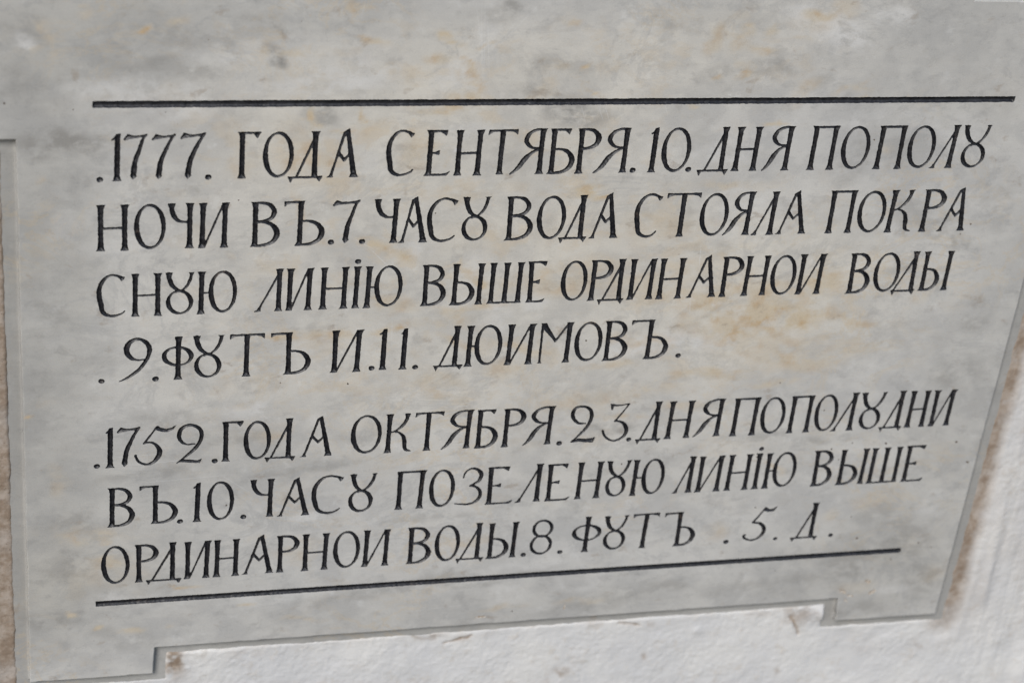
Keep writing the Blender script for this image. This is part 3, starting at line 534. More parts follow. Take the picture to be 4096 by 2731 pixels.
WHITE = [(62, 96, 28, 16, 20, .9), (1925, 70, 90, 45, 20, .55), (1850, 30, 60, 30, 0, .3), (2060, 40, 50, 20, 0, .45), (482, 330, 10, 8, 0, .8), (1050, 343, 9, 7, 0, .9), (900, 1020, 30, 14, 0, .3), (1665, 440, 8, 5, 0, .7), (1650, 700, 12, 9, 0, .9), (1590, 345, 20, 20, 0, .4), (1660, 350, 60, 30, 0, .35),
         (1700, 500, 60, 60, 0, .25), (1560, 780, 120, 26, 0, .45), (1440, 800, 60, 30, 0, .3), (960, 570, 40, 20, 0, .3), (1140, 700, 20, 10, 0, .5), (1100, 610, 40, 40, 0, .3), (850, 380, 60, 50, 0, .2), (300, 210, 160, 30, 0, .35), (420, 260, 90, 20, 0, .3), (820, 170, 110, 40, 0, .35), (1050, 180, 60, 40, 0, .35), (1110, 90, 50, 60, 0, .2),
         (560, 950, 60, 14, 0, .3), (590, 940, 20, 26, 0, .35), (500, 130, 60, 10, 0, .3), (1090, 300, 90, 14, 0, .2), (2030, 280, 100, 40, 0, .2), (1990, 1040, 100, 30, 0, .2), (700, 1190, 40, 12, 0, .45), (980, 1265, 50, 10, 0, .35), (640, 1370, 120, 16, -4, .3), (1170, 1360, 60, 24, 0, .3), (1330, 1340, 60, 16, 0, .25),
         (290, 1380, 90, 26, 0, .3), (2060, 1350, 60, 12, 0, .3), (2130, 1180, 30, 60, 0, .3), (1250, 1290, 120, 10, -5, .3), (1790, 460, 80, 30, 0, .2), (2200, 300, 90, 40, 0, .25), (1230, 700, 40, 26, 0, .35), (1150, 740, 26, 30, 0, .3), (270, 570, 90, 30, 0, .2), (160, 520, 50, 90, 0, .15), (100, 740, 60, 120, 0, .12), (700, 200, 150, 20, 0, .3), (1240, 1400, 30, 5, 0, .3),
         # scratches
         (800, 155, 32, .8, 68, .5), (1107, 105, 110, .9, 84, .6), (1113, 100, 120, .8, 86, .55), (1122, 110, 100, .8, 83, .5), (1100, 60, 60, .8, 78, .5), (1160, 80, 70, .9, -52, .35), (1190, 60, 90, .9, -50, .35), (880, 600, 60, .8, 45, .7), (835, 560, 40, .8, 30, .6), (540, 1110, 60, .7, 38, .5), (600, 950, 60, .7, 42, .5),
         (410, 490, 60, .7, 30, .4), (440, 505, 60, .7, 32, .4), (465, 492, 50, .7, 30, .35), (1585, 700, 30, .9, 84, .7), (1608, 590, 34, 1.0, 86, .8), (925, 825, 60, .7, 86, .35), (900, 760, 50, .7, 88, .4), (835, 20, 26, .7, 100, .5), (1835, 60, 60, .8, 25, .3), (1910, 120, 60, .8, 20, .35), (380, 1060, 120, .8, -3, .5), (420, 1100, 150, .8, -3, .45), (330, 1045, 100, .8, -2, .4),
         (500, 1235, 100, .7, -4, .35), (760, 1215, 120, .7, -5, .35), (1130, 1190, 120, .7, -5, .35), (1010, 1395, 90, .7, -4, .3), (1530, 250, 30, .8, 70, .4), (1380, 260, 26, .9, 68, .5), (1395, 262, 26, .9, 68, .45), (1340, 262, 30, 1.0, 70, .4), (100, 1180, 0, 0, 0, 0), (815, 715, 0, 0, 0, 0), (385, 590, 0, 0, 0, 0)]

def stain_shade_field(X, Z, stains, seed, warp=9.0):
    """how strongly each stain or painted shade patch covers the points (X, Z mm), outlines made ragged by noise"""
    wx_ = X + warp * fbm(X * .05, Z * .08, 6, seed); wz_ = Z + warp * .7 * fbm(X * .05 + 40, Z * .08, 6, seed + 3)
    acc = np.zeros(X.shape)
    for (x, y, rx, ry, ang, st) in stains:
        if not rx: continue
        c = plane(x * DS, y * DS)
        sx = abs(plane((x + rx) * DS, y * DS)[0] - plane((x - rx) * DS, y * DS)[0]) / 2 * 1.15
        sz = abs(plane(x * DS, (y + ry) * DS)[1] - plane(x * DS, (y - ry) * DS)[1]) / 2 * 1.15
        t = -math.radians(ang); u = (wx_ - c[0]) * math.cos(t) + (wz_ - c[1]) * math.sin(t); v = -(wx_ - c[0]) * math.sin(t) + (wz_ - c[1]) * math.cos(t)
        r = np.sqrt((u / sx) ** 2 + (v / sz) ** 2)
        q = np.clip((1.25 - r) / .95, 0, 1); q = q * q * (3 - 2 * q) * st
        acc = 1 - (1 - acc) * (1 - np.clip(q * 1.12, 0, 1))
    return acc

def stain_channel(nb, vec, stains, soft=(0.15, 1.25)):
    acc = None
    for (x, y, rx, ry, ang, st) in stains:
        if not rx: continue
        c = plane(x * DS, y * DS)
        sx = abs(plane((x + rx) * DS, y * DS)[0] - plane((x - rx) * DS, y * DS)[0]) / 2000 * 1.15
        sz = abs(plane(x * DS, (y + ry) * DS)[1] - plane(x * DS, (y - ry) * DS)[1]) / 2000 * 1.15
        # rotation is about the wall's normal (Y)
        mp = nb.n('ShaderNodeMapping', vector_type='TEXTURE', ins={'Vector': vec, 'Location': (c[0] / 1000, 0, c[1] / 1000), 'Rotation': (0, math.radians(ang), 0), 'Scale': (sx, 1, sz)})
        ln = nb.n('ShaderNodeVectorMath', operation='LENGTH', ins={0: mp.outputs[0]})
        v = nb.ramp(ln.outputs['Value'], soft[1], soft[0], 0.0, st)
        acc = v if acc is None else nb.math('MAXIMUM', acc, v)
    return acc

def make_marble():
    m, t, b = newmat("veined_white_marble"); nb = NB(t)
    geo = nb.n('ShaderNodeNewGeometry').outputs['Position']
    flat = nb.n('ShaderNodeVectorMath', operation='MULTIPLY', ins={0: geo, 1: (1, 0, 1)}).outputs[0]
    grey, warm, white = (nb.n('ShaderNodeAttribute', attribute_name=a_).outputs['Fac'] for a_ in ('grey_stain', 'warm_stain', 'white_bloom'))
    scr = stain_channel(nb, flat, [s for s in WHITE if 0 < s[3] <= 2.2], (.3, 1.0))
    stretch = nb.n('ShaderNodeMapping', ins={'Vector': geo, 'Rotation': (0, math.radians(7), 0), 'Scale': (1, 1, 1.5)}).outputs[0]
    big = nb.noise(geo, 5.0, 3, .5, .4)[0]
    cloud = nb.noise(stretch, 22, 6, .60, .15)[0]
    fine = nb.noise(stretch, 85, 5, .65, .05)[0]
    grain = nb.noise(geo, 900, 2, .6)[0]
    cream, dull_falloff = (nb.n('ShaderNodeAttribute', attribute_name=a_).outputs['Fac'] for a_ in ('cream_tone', 'falloff_tone'))
    soft = nb.noise(geo, 8.5, 8, .62, .12)[0]
    col = nb.mix(nb.ramp(soft, .38, .60), (.43, .424, .41), (.495, .485, .462))
    col = nb.mix(nb.ramp(cloud, .45, .60, 0, .55), col, (.555, .542, .512))
    wisp = nb.noise(stretch, 36, 7, .66, .2)[0]
    col = nb.mix(nb.ramp(wisp, .54, .66, 0, .36), col, (.30, .295, .288))
    off = nb.n('ShaderNodeVectorMath', operation='ADD', ins={0: stretch, 1: (3.1, 0, 7.7)}).outputs[0]
    wisp2 = nb.noise(off, 28, 7, .64, .2)[0]
    wa = nb.math('MULTIPLY', nb.ramp(wisp2, .52, .63, 0, .38), nb.math('ADD', nb.math('MULTIPLY', cream, .9), .12))
    col = nb.mix(wa, col, (.49, .415, .315))
    off2 = nb.n('ShaderNodeVectorMath', operation='ADD', ins={0: geo, 1: (9.1, 0, 2.7)}).outputs[0]
    col = nb.mix(nb.ramp(nb.noise(off2, 48, 7, .72, .2)[0], .56, .70, 0, .55), col, (.58, .575, .56))
    col = nb.mix(nb.math('MULTIPLY', cream, nb.ramp(soft, .25, .6, .6, 1.0)), col, nb.mix(1.0, col, (1.10, 1.07, 1.01), 'MULTIPLY'))
    col = nb.mix(dull_falloff, col, nb.mix(1.0, col, (.74, .735, .715), 'MULTIPLY'))  # painted light falloff darkens the stone towards its edges
    # shade of the recessed margin, painted into the stone colour
    ledge_shade = nb.n('ShaderNodeAttribute', attribute_name='margin').outputs['Fac']
    col = nb.mix(nb.math('MULTIPLY', ledge_shade, nb.ramp(soft, .3, .7, .5, 1.0)), col, (.27, .265, .252))
    # thin cloudy veins
    vn = nb.noise(stretch, 11, 7, .68, 1.6)[0]
    vein = nb.ramp(nb.math('ABSOLUTE', nb.math('SUBTRACT', vn, .5)), .045, 0.0, 0, 1)
    vein = nb.math('MULTIPLY', vein, nb.ramp(nb.noise(geo, 9, 3)[0], .42, .62))
    col = nb.mix(nb.math('MULTIPLY', vein, .26), col, (.27, .275, .28))
    vn2 = nb.noise(stretch, 16, 8, .72, .7)[0]
    v2 = nb.ramp(nb.math('ABSOLUTE', nb.math('SUBTRACT', vn2, .47)), .03, 0.0, 0, 1)
    v2 = nb.math('MULTIPLY', v2, nb.ramp(big, .48, .66))
    col = nb.mix(nb.math('MULTIPLY', v2, .30), col, (.52, .40, .24))
    patch = nb.ramp(nb.noise(stretch, 50, 7, .64, .2)[0], .38, .58, .1, 1.5)
    col = nb.mix(nb.math('MULTIPLY', nb.math('MULTIPLY', white, patch), 1.0), col, (.60, .59, .57))
    col = nb.mix(nb.math('MULTIPLY', nb.math('MULTIPLY', grey, patch), .85), col, (.28, .27, .252))
    wtone = nb.mix(nb.ramp(nb.noise(geo, 60, 5)[0], .46, .66), (.52, .445, .335), (.46, .335, .20))
    col = nb.mix(nb.math('MULTIPLY', nb.math('MULTIPLY', warm, nb.ramp(nb.noise(stretch, 40, 7, .62, .2)[0], .36, .58, .2, 1.5)), .92), col, wtone)
    # brownish freckles
    fr = nb.noise(stretch, 40, 6, .68, .3)[0]
    col = nb.mix(nb.ramp(fr, .60, .70, 0, .5), col, (.30, .25, .20))
    fr2 = nb.noise(geo, 150, 3, .6)[0]
    col = nb.mix(nb.ramp(fr2, .70, .78, 0, .35), col, (.25, .22, .19))
    col = nb.mix(nb.math('MULTIPLY', scr, .65), col, (.66, .66, .66))
    col = nb.mix(nb.ramp(fine, .25, .75, 0, 1), col, nb.mix(1.0, col, (1.07, 1.07, 1.07), 'MULTIPLY'))
    # brushed fine hatching and grain
    br = nb.n('ShaderNodeMapping', ins={'Vector': geo, 'Rotation': (0, math.radians(2), 0), 'Scale': (.12, 1, 3)}).outputs[0]
    brush = nb.noise(br, 220, 3, .6)[0]
    col = nb.mix(nb.ramp(brush, .35, .65, 0, 1), nb.mix(1.0, col, (.985, .985, .985), 'MULTIPLY'), col)
    col = nb.mix(nb.ramp(grain, .3, .7, 0, 1), nb.mix(1.0, col, (.955, .955, .96), 'MULTIPLY'), nb.mix(1.0, col, (1.04, 1.04, 1.04), 'MULTIPLY'))
    t.links.new(col, b.inputs['Base Color'])
    t.links.new(nb.ramp(fine, .3, .7, .24, .42), b.inputs['Roughness'])
    hsum = nb.math('ADD', nb.math('MULTIPLY', fine, .5), nb.math('MULTIPLY', grain, .08))
    bp = nb.n('ShaderNodeBump', ins={'Strength': .12, 'Distance': .0008, 'Height': hsum})
    t.links.new(bp.outputs[0], b.inputs['Normal'])
    return m

def make_paint():
    m, t, b = newmat("black_letter_paint"); nb = NB(t)
    geo = nb.n('ShaderNodeNewGeometry').outputs['Position']
    a = nb.noise(geo, 260, 4, .65)[0]; c = nb.noise(geo, 45, 4, .6)[0]; k = nb.noise(geo, 520, 3, .7)[0]
    col = nb.mix(nb.ramp(a, .35, .7), (.007, .007, .009), (.022, .022, .026))
    col = nb.mix(nb.ramp(c, .55, .72, 0, .5), col, (.042, .043, .05))
    col = nb.mix(nb.ramp(k, .68, .80, 0, .4), col, (.17, .16, .155))
    br = nb.noise(geo, 24, 4, .6)[0]
    col = nb.mix(nb.math('MULTIPLY', nb.ramp(br, .60, .70, 0, .6), nb.ramp(a, .45, .6)), col, (.07, .05, .038))
    t.links.new(col, b.inputs['Base Color'])
    b.inputs['Roughness'].default_value = .44
    b.inputs['Specular IOR Level'].default_value = .5
    bp = nb.n('ShaderNodeBump', ins={'Strength': .5, 'Distance': .0008, 'Height': a})
    t.links.new(bp.outputs[0], b.inputs['Normal'])
    return m

def make_chip(name, c1, c2):
    m, t, b = newmat(name); nb = NB(t)
    geo = nb.n('ShaderNodeNewGeometry').outputs['Position']
    a = nb.noise(geo, 420, 4, .65)[0]
    t.links.new(nb.mix(nb.ramp(a, .4, .62), c1, c2), b.inputs['Base Color'])
    b.inputs['Roughness'].default_value = .7
    return m

def make_plaster():
    m, t, b = newmat("whitewashed_plaster"); nb = NB(t)
    geo = nb.n('ShaderNodeNewGeometry').outputs['Position']
    dirt_tone = nb.n('ShaderNodeAttribute', attribute_name='dirt_tone').outputs['Fac']
    n1 = nb.noise(geo, 14, 5, .6)[0]; n2 = nb.noise(geo, 90, 5, .65)[0]; n3 = nb.noise(geo, 320, 4, .6)[0]
    col = nb.mix(nb.ramp(n1, .35, .68), (.585, .582, .582), (.66, .65, .632))
    col = nb.mix(nb.ramp(n2, .54, .70, 0, .45), col, (.52, .475, .42))
    dm = nb.math('MULTIPLY', dirt_tone, nb.ramp(n2, .25, .6, .82, 1.0))
    brown = nb.mix(nb.ramp(n2, .35, .65), (.335, .265, .205), (.24, .18, .132))
    col = nb.mix(dm, col, brown)
    spk = nb.math('MULTIPLY', nb.ramp(n3, .60, .70), nb.ramp(dirt_tone, .3, .8, 0, .8))
    col = nb.mix(nb.math('MULTIPLY', spk, .7), col, (.12, .08, .055))
    t.links.new(col, b.inputs['Base Color'])
    b.inputs['Roughness'].default_value = .82
    # brush strokes of the whitewash
    mp = nb.n('ShaderNodeMapping', ins={'Vector': geo, 'Rotation': (0, math.radians(4), 0), 'Scale': (.16, 1, 1)}).outputs[0]
    st = nb.noise(mp, 420, 3, .6)[0]
    hs = nb.math('ADD', nb.math('MULTIPLY', n2, 1.0), nb.math('ADD', nb.math('MULTIPLY', n3, .35), nb.math('MULTIPLY', st, .3)))
    bp = nb.n('ShaderNodeBump', ins={'Strength': .34, 'Distance': .0016, 'Height': hs})
    t.links.new(bp.outputs[0], b.inputs['Normal'])
    return m

M_marble = make_marble(); M_paint = make_paint(); M_plaster = make_plaster()
M_chip = make_chip("broken_stone", (.34, .27, .20), (.50, .47, .43))
M_pit = make_chip("dark_pit_grime", (.10, .08, .065), (.16, .135, .11))

# ------------------------------------------------------------------ the tablet's outline
FRONT_PX = [(-160, -520), (3850, -560), (3893, 8), (4440, 14), (4330, 520), (4246, 545), (3739, 2452), (3346, 2478), (3358, 2389), (615, 2586), (608, 2690), (125, 2725), (68, 556), (-360, 562), (-380, 60), (-170, 60)]
FRONT = [plane(*p) for p in FRONT_PX]
def snap(poly):           # the sides cut off by the frame run level and plumb
    f = [np.array(p) for p in poly]
    f[1][1] = f[0][1]; f[1][0] = f[2][0]
    f[3][1] = f[2][1]; f[4][0] = f[3][0]; f[4][1] = f[5][1]
    f[13][1] = f[12][1]; f[14][0] = f[13][0]; f[15][1] = f[14][1]; f[0][0] = f[15][0]
    return f
FRONT = snap(FRONT)
def densify(poly, step, amp, seed):
    out = []
    n = len(poly)
    for i in range(n):
        a, b = poly[i], poly[(i + 1) % n]
        L = np.linalg.norm(b - a); k = max(1, int(L / step)); d = (b - a) / L; nr = np.array([-d[1], d[0]])
        for j in range(k):
            q = a + (b - a) * j / k
            if j: 
                o = float(fbm(np.array(q[0] * .05 + 3), np.array(q[1] * .05), 4, seed)) * amp
                c = float(vnoise(np.array(q[0] * .11), np.array(q[1] * .11 + 9), seed + 40))
                o2 = max(0, c - .6) * 2.2
                q = q + nr * (o - 0)      # outline runs clockwise seen from the front? sign fixed below
                q = q + nr * o2 * SGN
            out.append(q)
    return out
area = sum(FRONT[i][0] * FRONT[(i + 1) % len(FRONT)][1] - FRONT[(i + 1) % len(FRONT)][0] * FRONT[i][1] for i in range(len(FRONT)))
SGN = 1.0 if area > 0 else -1.0          # left normal points inside when counter-clockwise
FD = densify(FRONT, 2.0, .5, 11)
def offset(poly, d):
    """grow a polygon outward by d mm with mitred corners"""
    n = len(poly); out = []
    for i in range(n):
        p0, p1, p2 = poly[i - 1], poly[i], poly[(i + 1) % n]
        a = (p1 - p0) / np.linalg.norm(p1 - p0); b = (p2 - p1) / np.linalg.norm(p2 - p1)
        na = np.array([a[1], -a[0]]) * SGN; nb_ = np.array([b[1], -b[0]]) * SGN
        m = na + nb_; k = 1 + na @ nb_
        out.append(p1 + m / max(k, .3) * d)
    return out
LEDGE_D = 6.8; LEDGE_W = 11.0
OUT = offset(FRONT, LEDGE_W)

# ------------------------------------------------------------------ cutting: distance field on a grid, per letter
h = 0.6
allp = np.array(FRONT)
x0 = math.floor(allp[:, 0].min() / h - 4) * h; z0 = math.floor(allp[:, 1].min() / h - 4) * h
NX = int((allp[:, 0].max() - x0) / h) + 6; NZ = int((allp[:, 1].max() - z0) / h) + 6
NX = (NX // 32 + 1) * 32; NZ = (NZ // 32 + 1) * 32
field = np.full((NX + 1, NZ + 1), 1e3, np.float64)      # <0 inside any cut
owner = np.full((NX + 1, NZ + 1), -1, np.int32)
gx = x0 + np.arange(NX + 1) * h; gz = z0 + np.arange(NZ + 1) * h
windows = []
for gi, (nm, lab, prims, slope, dmax) in enumerate(glyphs):
    mn = np.array([1e9, 1e9]); mx = -mn
    for p in prims:
        a = np.asarray(p[1], float); pad = (np.max(p[2]) / 2 if p[0] == 's' else 0)
        mn = np.minimum(mn, a.min(0) - pad); mx = np.maximum(mx, a.max(0) + pad)
    i0 = int((mn[0] - x0) / h) - 3; i1 = int((mx[0] - x0) / h) + 4
    j0 = int((mn[1] - z0) / h) - 3; j1 = int((mx[1] - z0) / h) + 4
    Xg, Zg = np.meshgrid(gx[i0:i1], gz[j0:j1], indexing='ij')
    s = np.full(Xg.shape, 1e3)
    if nm == 'carved_rule':
        Xg_, Zg_ = Xg, Zg
    for p in prims:
        s = np.minimum(s, sd_poly(Xg, Zg, p[1]) if p[0] == 'p' else sd_stroke(Xg, Zg, p[1], p[2]))
    if nm.startswith('carved'):
        s = s + .2 * vnoise(Xg * .8, Zg * .8, 3) + .12 * vnoise(Xg * .25, Zg * .25, 5)
    # keep letters from running into each other: later cut yields where an earlier one is
    prev = field[i0:i1, j0:j1]
    s = np.where(prev < 0, np.maximum(s, 0.05), s)
    near = np.zeros_like(s, bool)
    own = owner[i0:i1, j0:j1]
    windows.append((i0, i1, j0, j1, s.copy()))
    upd = s < prev
    prev[upd] = s[upd]; own[upd] = gi

TAB = bpy.data.objects.new('marble_tablet', None)
S.collection.objects.link(TAB)
org = plane(2048, 2600)
TAB.location = (0, 0, 0)
TAB['label'] = 'grey white marble tablet with black carved Cyrillic inscription set in the plaster wall'
TAB['category'] = 'tablet'

def clip_cell(vals, pos):
    """marching-square polygon of the part where vals < 0; returns keys: ('n',k) corner or ('e',k) crossing on edge k->k+1"""
    out = []
    for k in range(4):
        a, b = vals[k], vals[(k + 1) % 4]
        if a < 0: out.append(('n', k, 0.0))
        if (a < 0) != (b < 0): out.append(('e', k, a / (a - b)))
    return out

def mesh_from(verts, faces, name):
    me = bpy.data.meshes.new(name)
    me.from_pydata(verts, [], faces)
    me.update()
    return me

def link(name, me, mat, parent):
    o = bpy.data.objects.new(name, me); S.collection.objects.link(o)
    me.materials.append(mat)
    if parent: o.parent = parent
    return o

CORN = ((0, 0), (1, 0), (1, 1), (0, 1))
for gi, (nm, lab, prims, slope, dmax) in enumerate(glyphs):
    i0, i1, j0, j1, s = windows[gi]
    vid = {}; verts = []; faces = []; nrm = []
    D = np.minimum(-s * slope, dmax)
    if nm.startswith('carved'):
        D = D + .10 * vnoise(*np.meshgrid(gx[i0:i1] * .7, gz[j0:j1] * .7, indexing='ij'), 17) * np.clip(-s * 2, 0, 1)
    gX, gZ = np.gradient(D, h)
    def blur(q):
        p = np.pad(q, 1, mode='edge')
        return (p[:-2, 1:-1] + p[2:, 1:-1] + p[1:-1, :-2] + p[1:-1, 2:] + 2 * p[1:-1, 1:-1]) / 6
    gX, gZ = blur(gX), blur(gZ)
    def normal(a, c=None, u=0.0):
        x, z = gX[a], gZ[a]
        if c is not None: x = x * (1 - u) + gX[c] * u; z = z * (1 - u) + gZ[c] * u
        return (x, -1.0, z)
    def depth(i, j):
        return D[i, j]
    ni, nj = s.shape
    neg = s < 0
    cnt = neg[:-1, :-1].astype(int) + neg[1:, :-1] + neg[1:, 1:] + neg[:-1, 1:]
    for (i, j) in zip(*np.nonzero(cnt)):
        vals = [s[i + a, j + b] for a, b in CORN]
        f = []
        for (t_, k, u) in clip_cell(vals, None):
            if t_ == 'n':
                a = (i + CORN[k][0], j + CORN[k][1]); key = a
                if key not in vid:
                    d = depth(*a)
                    x = gx[i0 + a[0]]; z = gz[j0 + a[1]]
                    vid[key] = len(verts); verts.append((x, d, z)); nrm.append(normal(a))
            else:
                a = (i + CORN[k][0], j + CORN[k][1]); c = (i + CORN[(k + 1) % 4][0], j + CORN[(k + 1) % 4][1])
                key = (min(a, c), max(a, c))
                if key not in vid:
                    x = gx[i0 + a[0]] * (1 - u) + gx[i0 + c[0]] * u; z = gz[j0 + a[1]] * (1 - u) + gz[j0 + c[1]] * u
                    vid[key] = len(verts); verts.append((x, 0.0, z)); nrm.append(normal(a, c, u))
            f.append(vid[key])
        if len(f) >= 3: faces.append(f)
    if len(faces) < 2:
        print('EMPTY', nm, lab); continue
    va = np.array(verts)
    c = va.mean(0); c[1] = 0
    me = mesh_from(((va - c) / 1000).tolist(), faces, nm)
    me.polygons.foreach_set('use_smooth', [True] * len(me.polygons))
    nn = np.array(nrm); nn /= np.linalg.norm(nn, axis=1)[:, None]
    me.normals_split_custom_set_from_vertices(nn.tolist())
    o = link(nm, me, M_paint if nm.startswith('carved') else (M_pit if nm == 'pit' else M_chip), TAB)
    o.location = tuple(c / 1000)
    if lab: o['label'] = lab

# ------------------------------------------------------------------ tablet face (flat sheet with the cuts left open) + edge, ledge and body
cut = -field                                       # >0 inside a cut
Xa, Za = np.meshgrid(gx, gz, indexing='ij')
FDp = np.array(FD)
edge = np.full(cut.shape, -50.0)
rough_sd = sd_poly(Xa[::8, ::8], Za[::8, ::8], FRONT)
from_b = np.repeat(np.repeat(rough_sd, 8, 0), 8, 1)[:NX + 1, :NZ + 1]
edge = np.where(from_b > 0, 50.0, -50.0)
seg_a = FDp; seg_b = np.roll(FDp, -1, 0)
# exact values only in a band along the outline
for bi in range(0, NX + 1, 16):
    for bj in range(0, NZ + 1, 16):
        cxm, czm = gx[min(bi + 8, NX)], gz[min(bj + 8, NZ)]
        r = rough_sd[min(bi + 8, NX) // 8, min(bj + 8, NZ) // 8]
        if abs(r) > 16: continue
        dd = np.hypot(FDp[:, 0] - cxm, FDp[:, 1] - czm)
        sub = (slice(bi, min(bi + 16, NX + 1)), slice(bj, min(bj + 16, NZ + 1)))
        X_, Z_ = Xa[sub], Za[sub]
        idx = np.nonzero(dd < 40)[0]
        if len(idx) == 0: continue
        d = np.full(X_.shape, 1e9); sg = np.full(X_.shape, 1.0)
        for k in idx:
            a, b2 = seg_a[k], seg_b[k]; e = b2 - a; L2 = e @ e
            t_ = np.clip(((X_ - a[0]) * e[0] + (Z_ - a[1]) * e[1]) / L2, 0, 1)
            q = np.hypot(X_ - a[0] - e[0] * t_, Z_ - a[1] - e[1] * t_)
            d = np.minimum(d, q)
        edge[sub] = d
        # sign by even-odd on the full dense outline
        ins = np.zeros(X_.shape, bool)
        lo, hi = Z_.min(), Z_.max()
        mnz = np.minimum(seg_a[:, 1], seg_b[:, 1]); mxz = np.maximum(seg_a[:, 1], seg_b[:, 1])
        for k in np.nonzero((mxz >= lo) & (mnz <= hi) & (seg_a[:, 1] != seg_b[:, 1]))[0]:
            a, b2 = seg_a[k], seg_b[k]
            c_ = ((a[1] > Z_) != (b2[1] > Z_)) & (X_ < (b2[0] - a[0]) * (Z_ - a[1]) / (b2[1] - a[1]) + a[0])
            ins ^= c_
        edge[sub] = np.where(ins, -d, d)
tabf = np.maximum(cut, edge)                       # <0 = stone face
neg = tabf < 0
cnt = neg[:-1, :-1].astype(np.int8) + neg[1:, :-1] + neg[1:, 1:] + neg[:-1, 1:]
vid = {}; verts = []; faces = []
def vnode(i, j):
    k = (i, j)
    if k not in vid: vid[k] = len(verts); verts.append((gx[i] / 1000, 0.0, gz[j] / 1000))
    return vid[k]
def quad(i, j, n):
    faces.append([vnode(i, j), vnode(i + n, j), vnode(i + n, j + n), vnode(i, j + n)])
def rec(i, j, n):
    c = cnt[i:i + n, j:j + n]
    mnc = c.min()
    if mnc == 4 and n <= 4: quad(i, j, n); return
    if c.max() == 0: return
    if n == 1:
        vals = [tabf[i + a, j + b] for a, b in CORN]; f = []
        for (t_, k, u) in clip_cell(vals, None):
            a = (i + CORN[k][0], j + CORN[k][1])
            if t_ == 'n': f.append(vnode(*a)); continue
            c2 = (i + CORN[(k + 1) % 4][0], j + CORN[(k + 1) % 4][1]); key = (min(a, c2), max(a, c2))
            if key not in vid:
                x = gx[a[0]] * (1 - u) + gx[c2[0]] * u; z = gz[a[1]] * (1 - u) + gz[c2[1]] * u
                vid[key] = len(verts); verts.append((x / 1000, 0.0, z / 1000))
            f.append(vid[key])
        if len(f) >= 3: faces.append(f)
        return
    m = n // 2
    rec(i, j, m); rec(i + m, j, m); rec(i, j + m, m); rec(i + m, j + m, m)
for i in range(0, NX, 32):
    for j in range(0, NZ, 32):
        rec(i, j, 32)
# edge profile rings: face edge, small worn arris, side wall, cove, ledge, beyond under the plaster, body back
def ring_pts(poly, y): return [(p[0] / 1000, y / 1000, p[1] / 1000) for p in poly]
rings = [(0.0, 0.0), (.35, .10), (.75, .45), (.95, 1.0), (1.0, LEDGE_D - 1.6), (1.5, LEDGE_D - .55), (2.6, LEDGE_D - .05), (3.4, LEDGE_D), (LEDGE_W - 1.5, LEDGE_D - .15), (LEDGE_W + 4, LEDGE_D - .15), (LEDGE_W + 4, 30.0)]
nF = len(FD)
# corner-safe offset directions: offset of the plain outline, displaced like the dense one
base = len(verts)
FP = densify(FRONT, 2.0, 0.0, 11)
SGN_keep = SGN
def dens_ring(d):
    o = offset(FRONT, d); out = []
    n = len(FRONT)
    for i in range(n):
        a, b2 = o[i], o[(i + 1) % n]
        L = np.linalg.norm(FRONT[(i + 1) % n] - FRONT[i]); k = max(1, int(L / 2.0))
        for j in range(k): out.append(a + (b2 - a) * j / k)
    return out
plain = dens_ring(0.0)
dev = [FD[i] - plain[i] for i in range(nF)]
for (d, y) in rings:
    rr = dens_ring(d)
    fade = max(0, 1 - d / 3.0)
    verts.extend((float(q[0] + dv[0] * fade) / 1000, y / 1000, float(q[1] + dv[1] * fade) / 1000) for q, dv in zip(rr, dev))
for r in range(len(rings) - 1):
    for i in range(nF):
        a = base + r * nF + i; b2 = base + r * nF + (i + 1) % nF
        faces.append([a, b2, b2 + nF, a + nF] if SGN < 0 else [a, a + nF, b2 + nF, b2])
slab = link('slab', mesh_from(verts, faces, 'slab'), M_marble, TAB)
va = np.array(verts) * 1000
at = slab.data.attributes.new('margin', 'FLOAT', 'POINT'); at.data.foreach_set('value', np.where(va[:, 1] > 5, np.clip((va[:, 1] - LEDGE_D + 1) * .9, 0, .75), 0).astype(np.float32))  # mask for the shade painted on the ledge
for nm_, st_, sd_ in (('grey_stain', GREY, 101), ('warm_stain', WARM, 131), ('white_bloom', [q for q in WHITE if q[3] > 2.2], 151), ('cream_tone', CREAM, 171), ('falloff_tone', DULL_FALLOFF, 191)):
    at = slab.data.attributes.new(nm_, 'FLOAT', 'POINT'); at.data.foreach_set('value', stain_shade_field(va[:, 0], va[:, 2], st_, sd_).astype(np.float32))

# ------------------------------------------------------------------ plaster wall as relief
def axis(lo, hi, flo, fhi, fine, coarse):
    a = np.arange(lo, flo, coarse); b = np.arange(flo, fhi, fine); c = np.arange(fhi, hi + coarse, coarse)
    return np.concatenate([a, b, c])
c4 = [plane(x, y, 6) for x, y in ((-60, -60), (4160, -60), (4160, 2790), (-60, 2790))]
fx0 = min(p[0] for p in c4); fx1 = max(p[0] for p in c4); fz0 = min(p[1] for p in c4); fz1 = max(p[1] for p in c4)
wx = axis(fx0 - 500, fx1 + 500, fx0 - 5, fx1 + 5, 1.1, 12); wz = axis(fz0 - 350, fz1 + 400, fz0 - 5, fz1 + 5, 1.1, 12)
WX, WZ = np.meshgrid(wx, wz, indexing='ij')
t_out = sd_poly(WX, WZ, OUT)
PX, PY = to_px(WX, np.full_like(WX, 6.0), WZ)
band = (t_out > -6)
jit = .9 * fbm(WX * .09, WZ * .09, 4, 21) + .5 * fbm(WX * .35, WZ * .35, 3, 23)
tt = t_out + jit - .3
proud = 1.2 + .7 * fbm(WX * .02, WZ * .02, 3, 31)
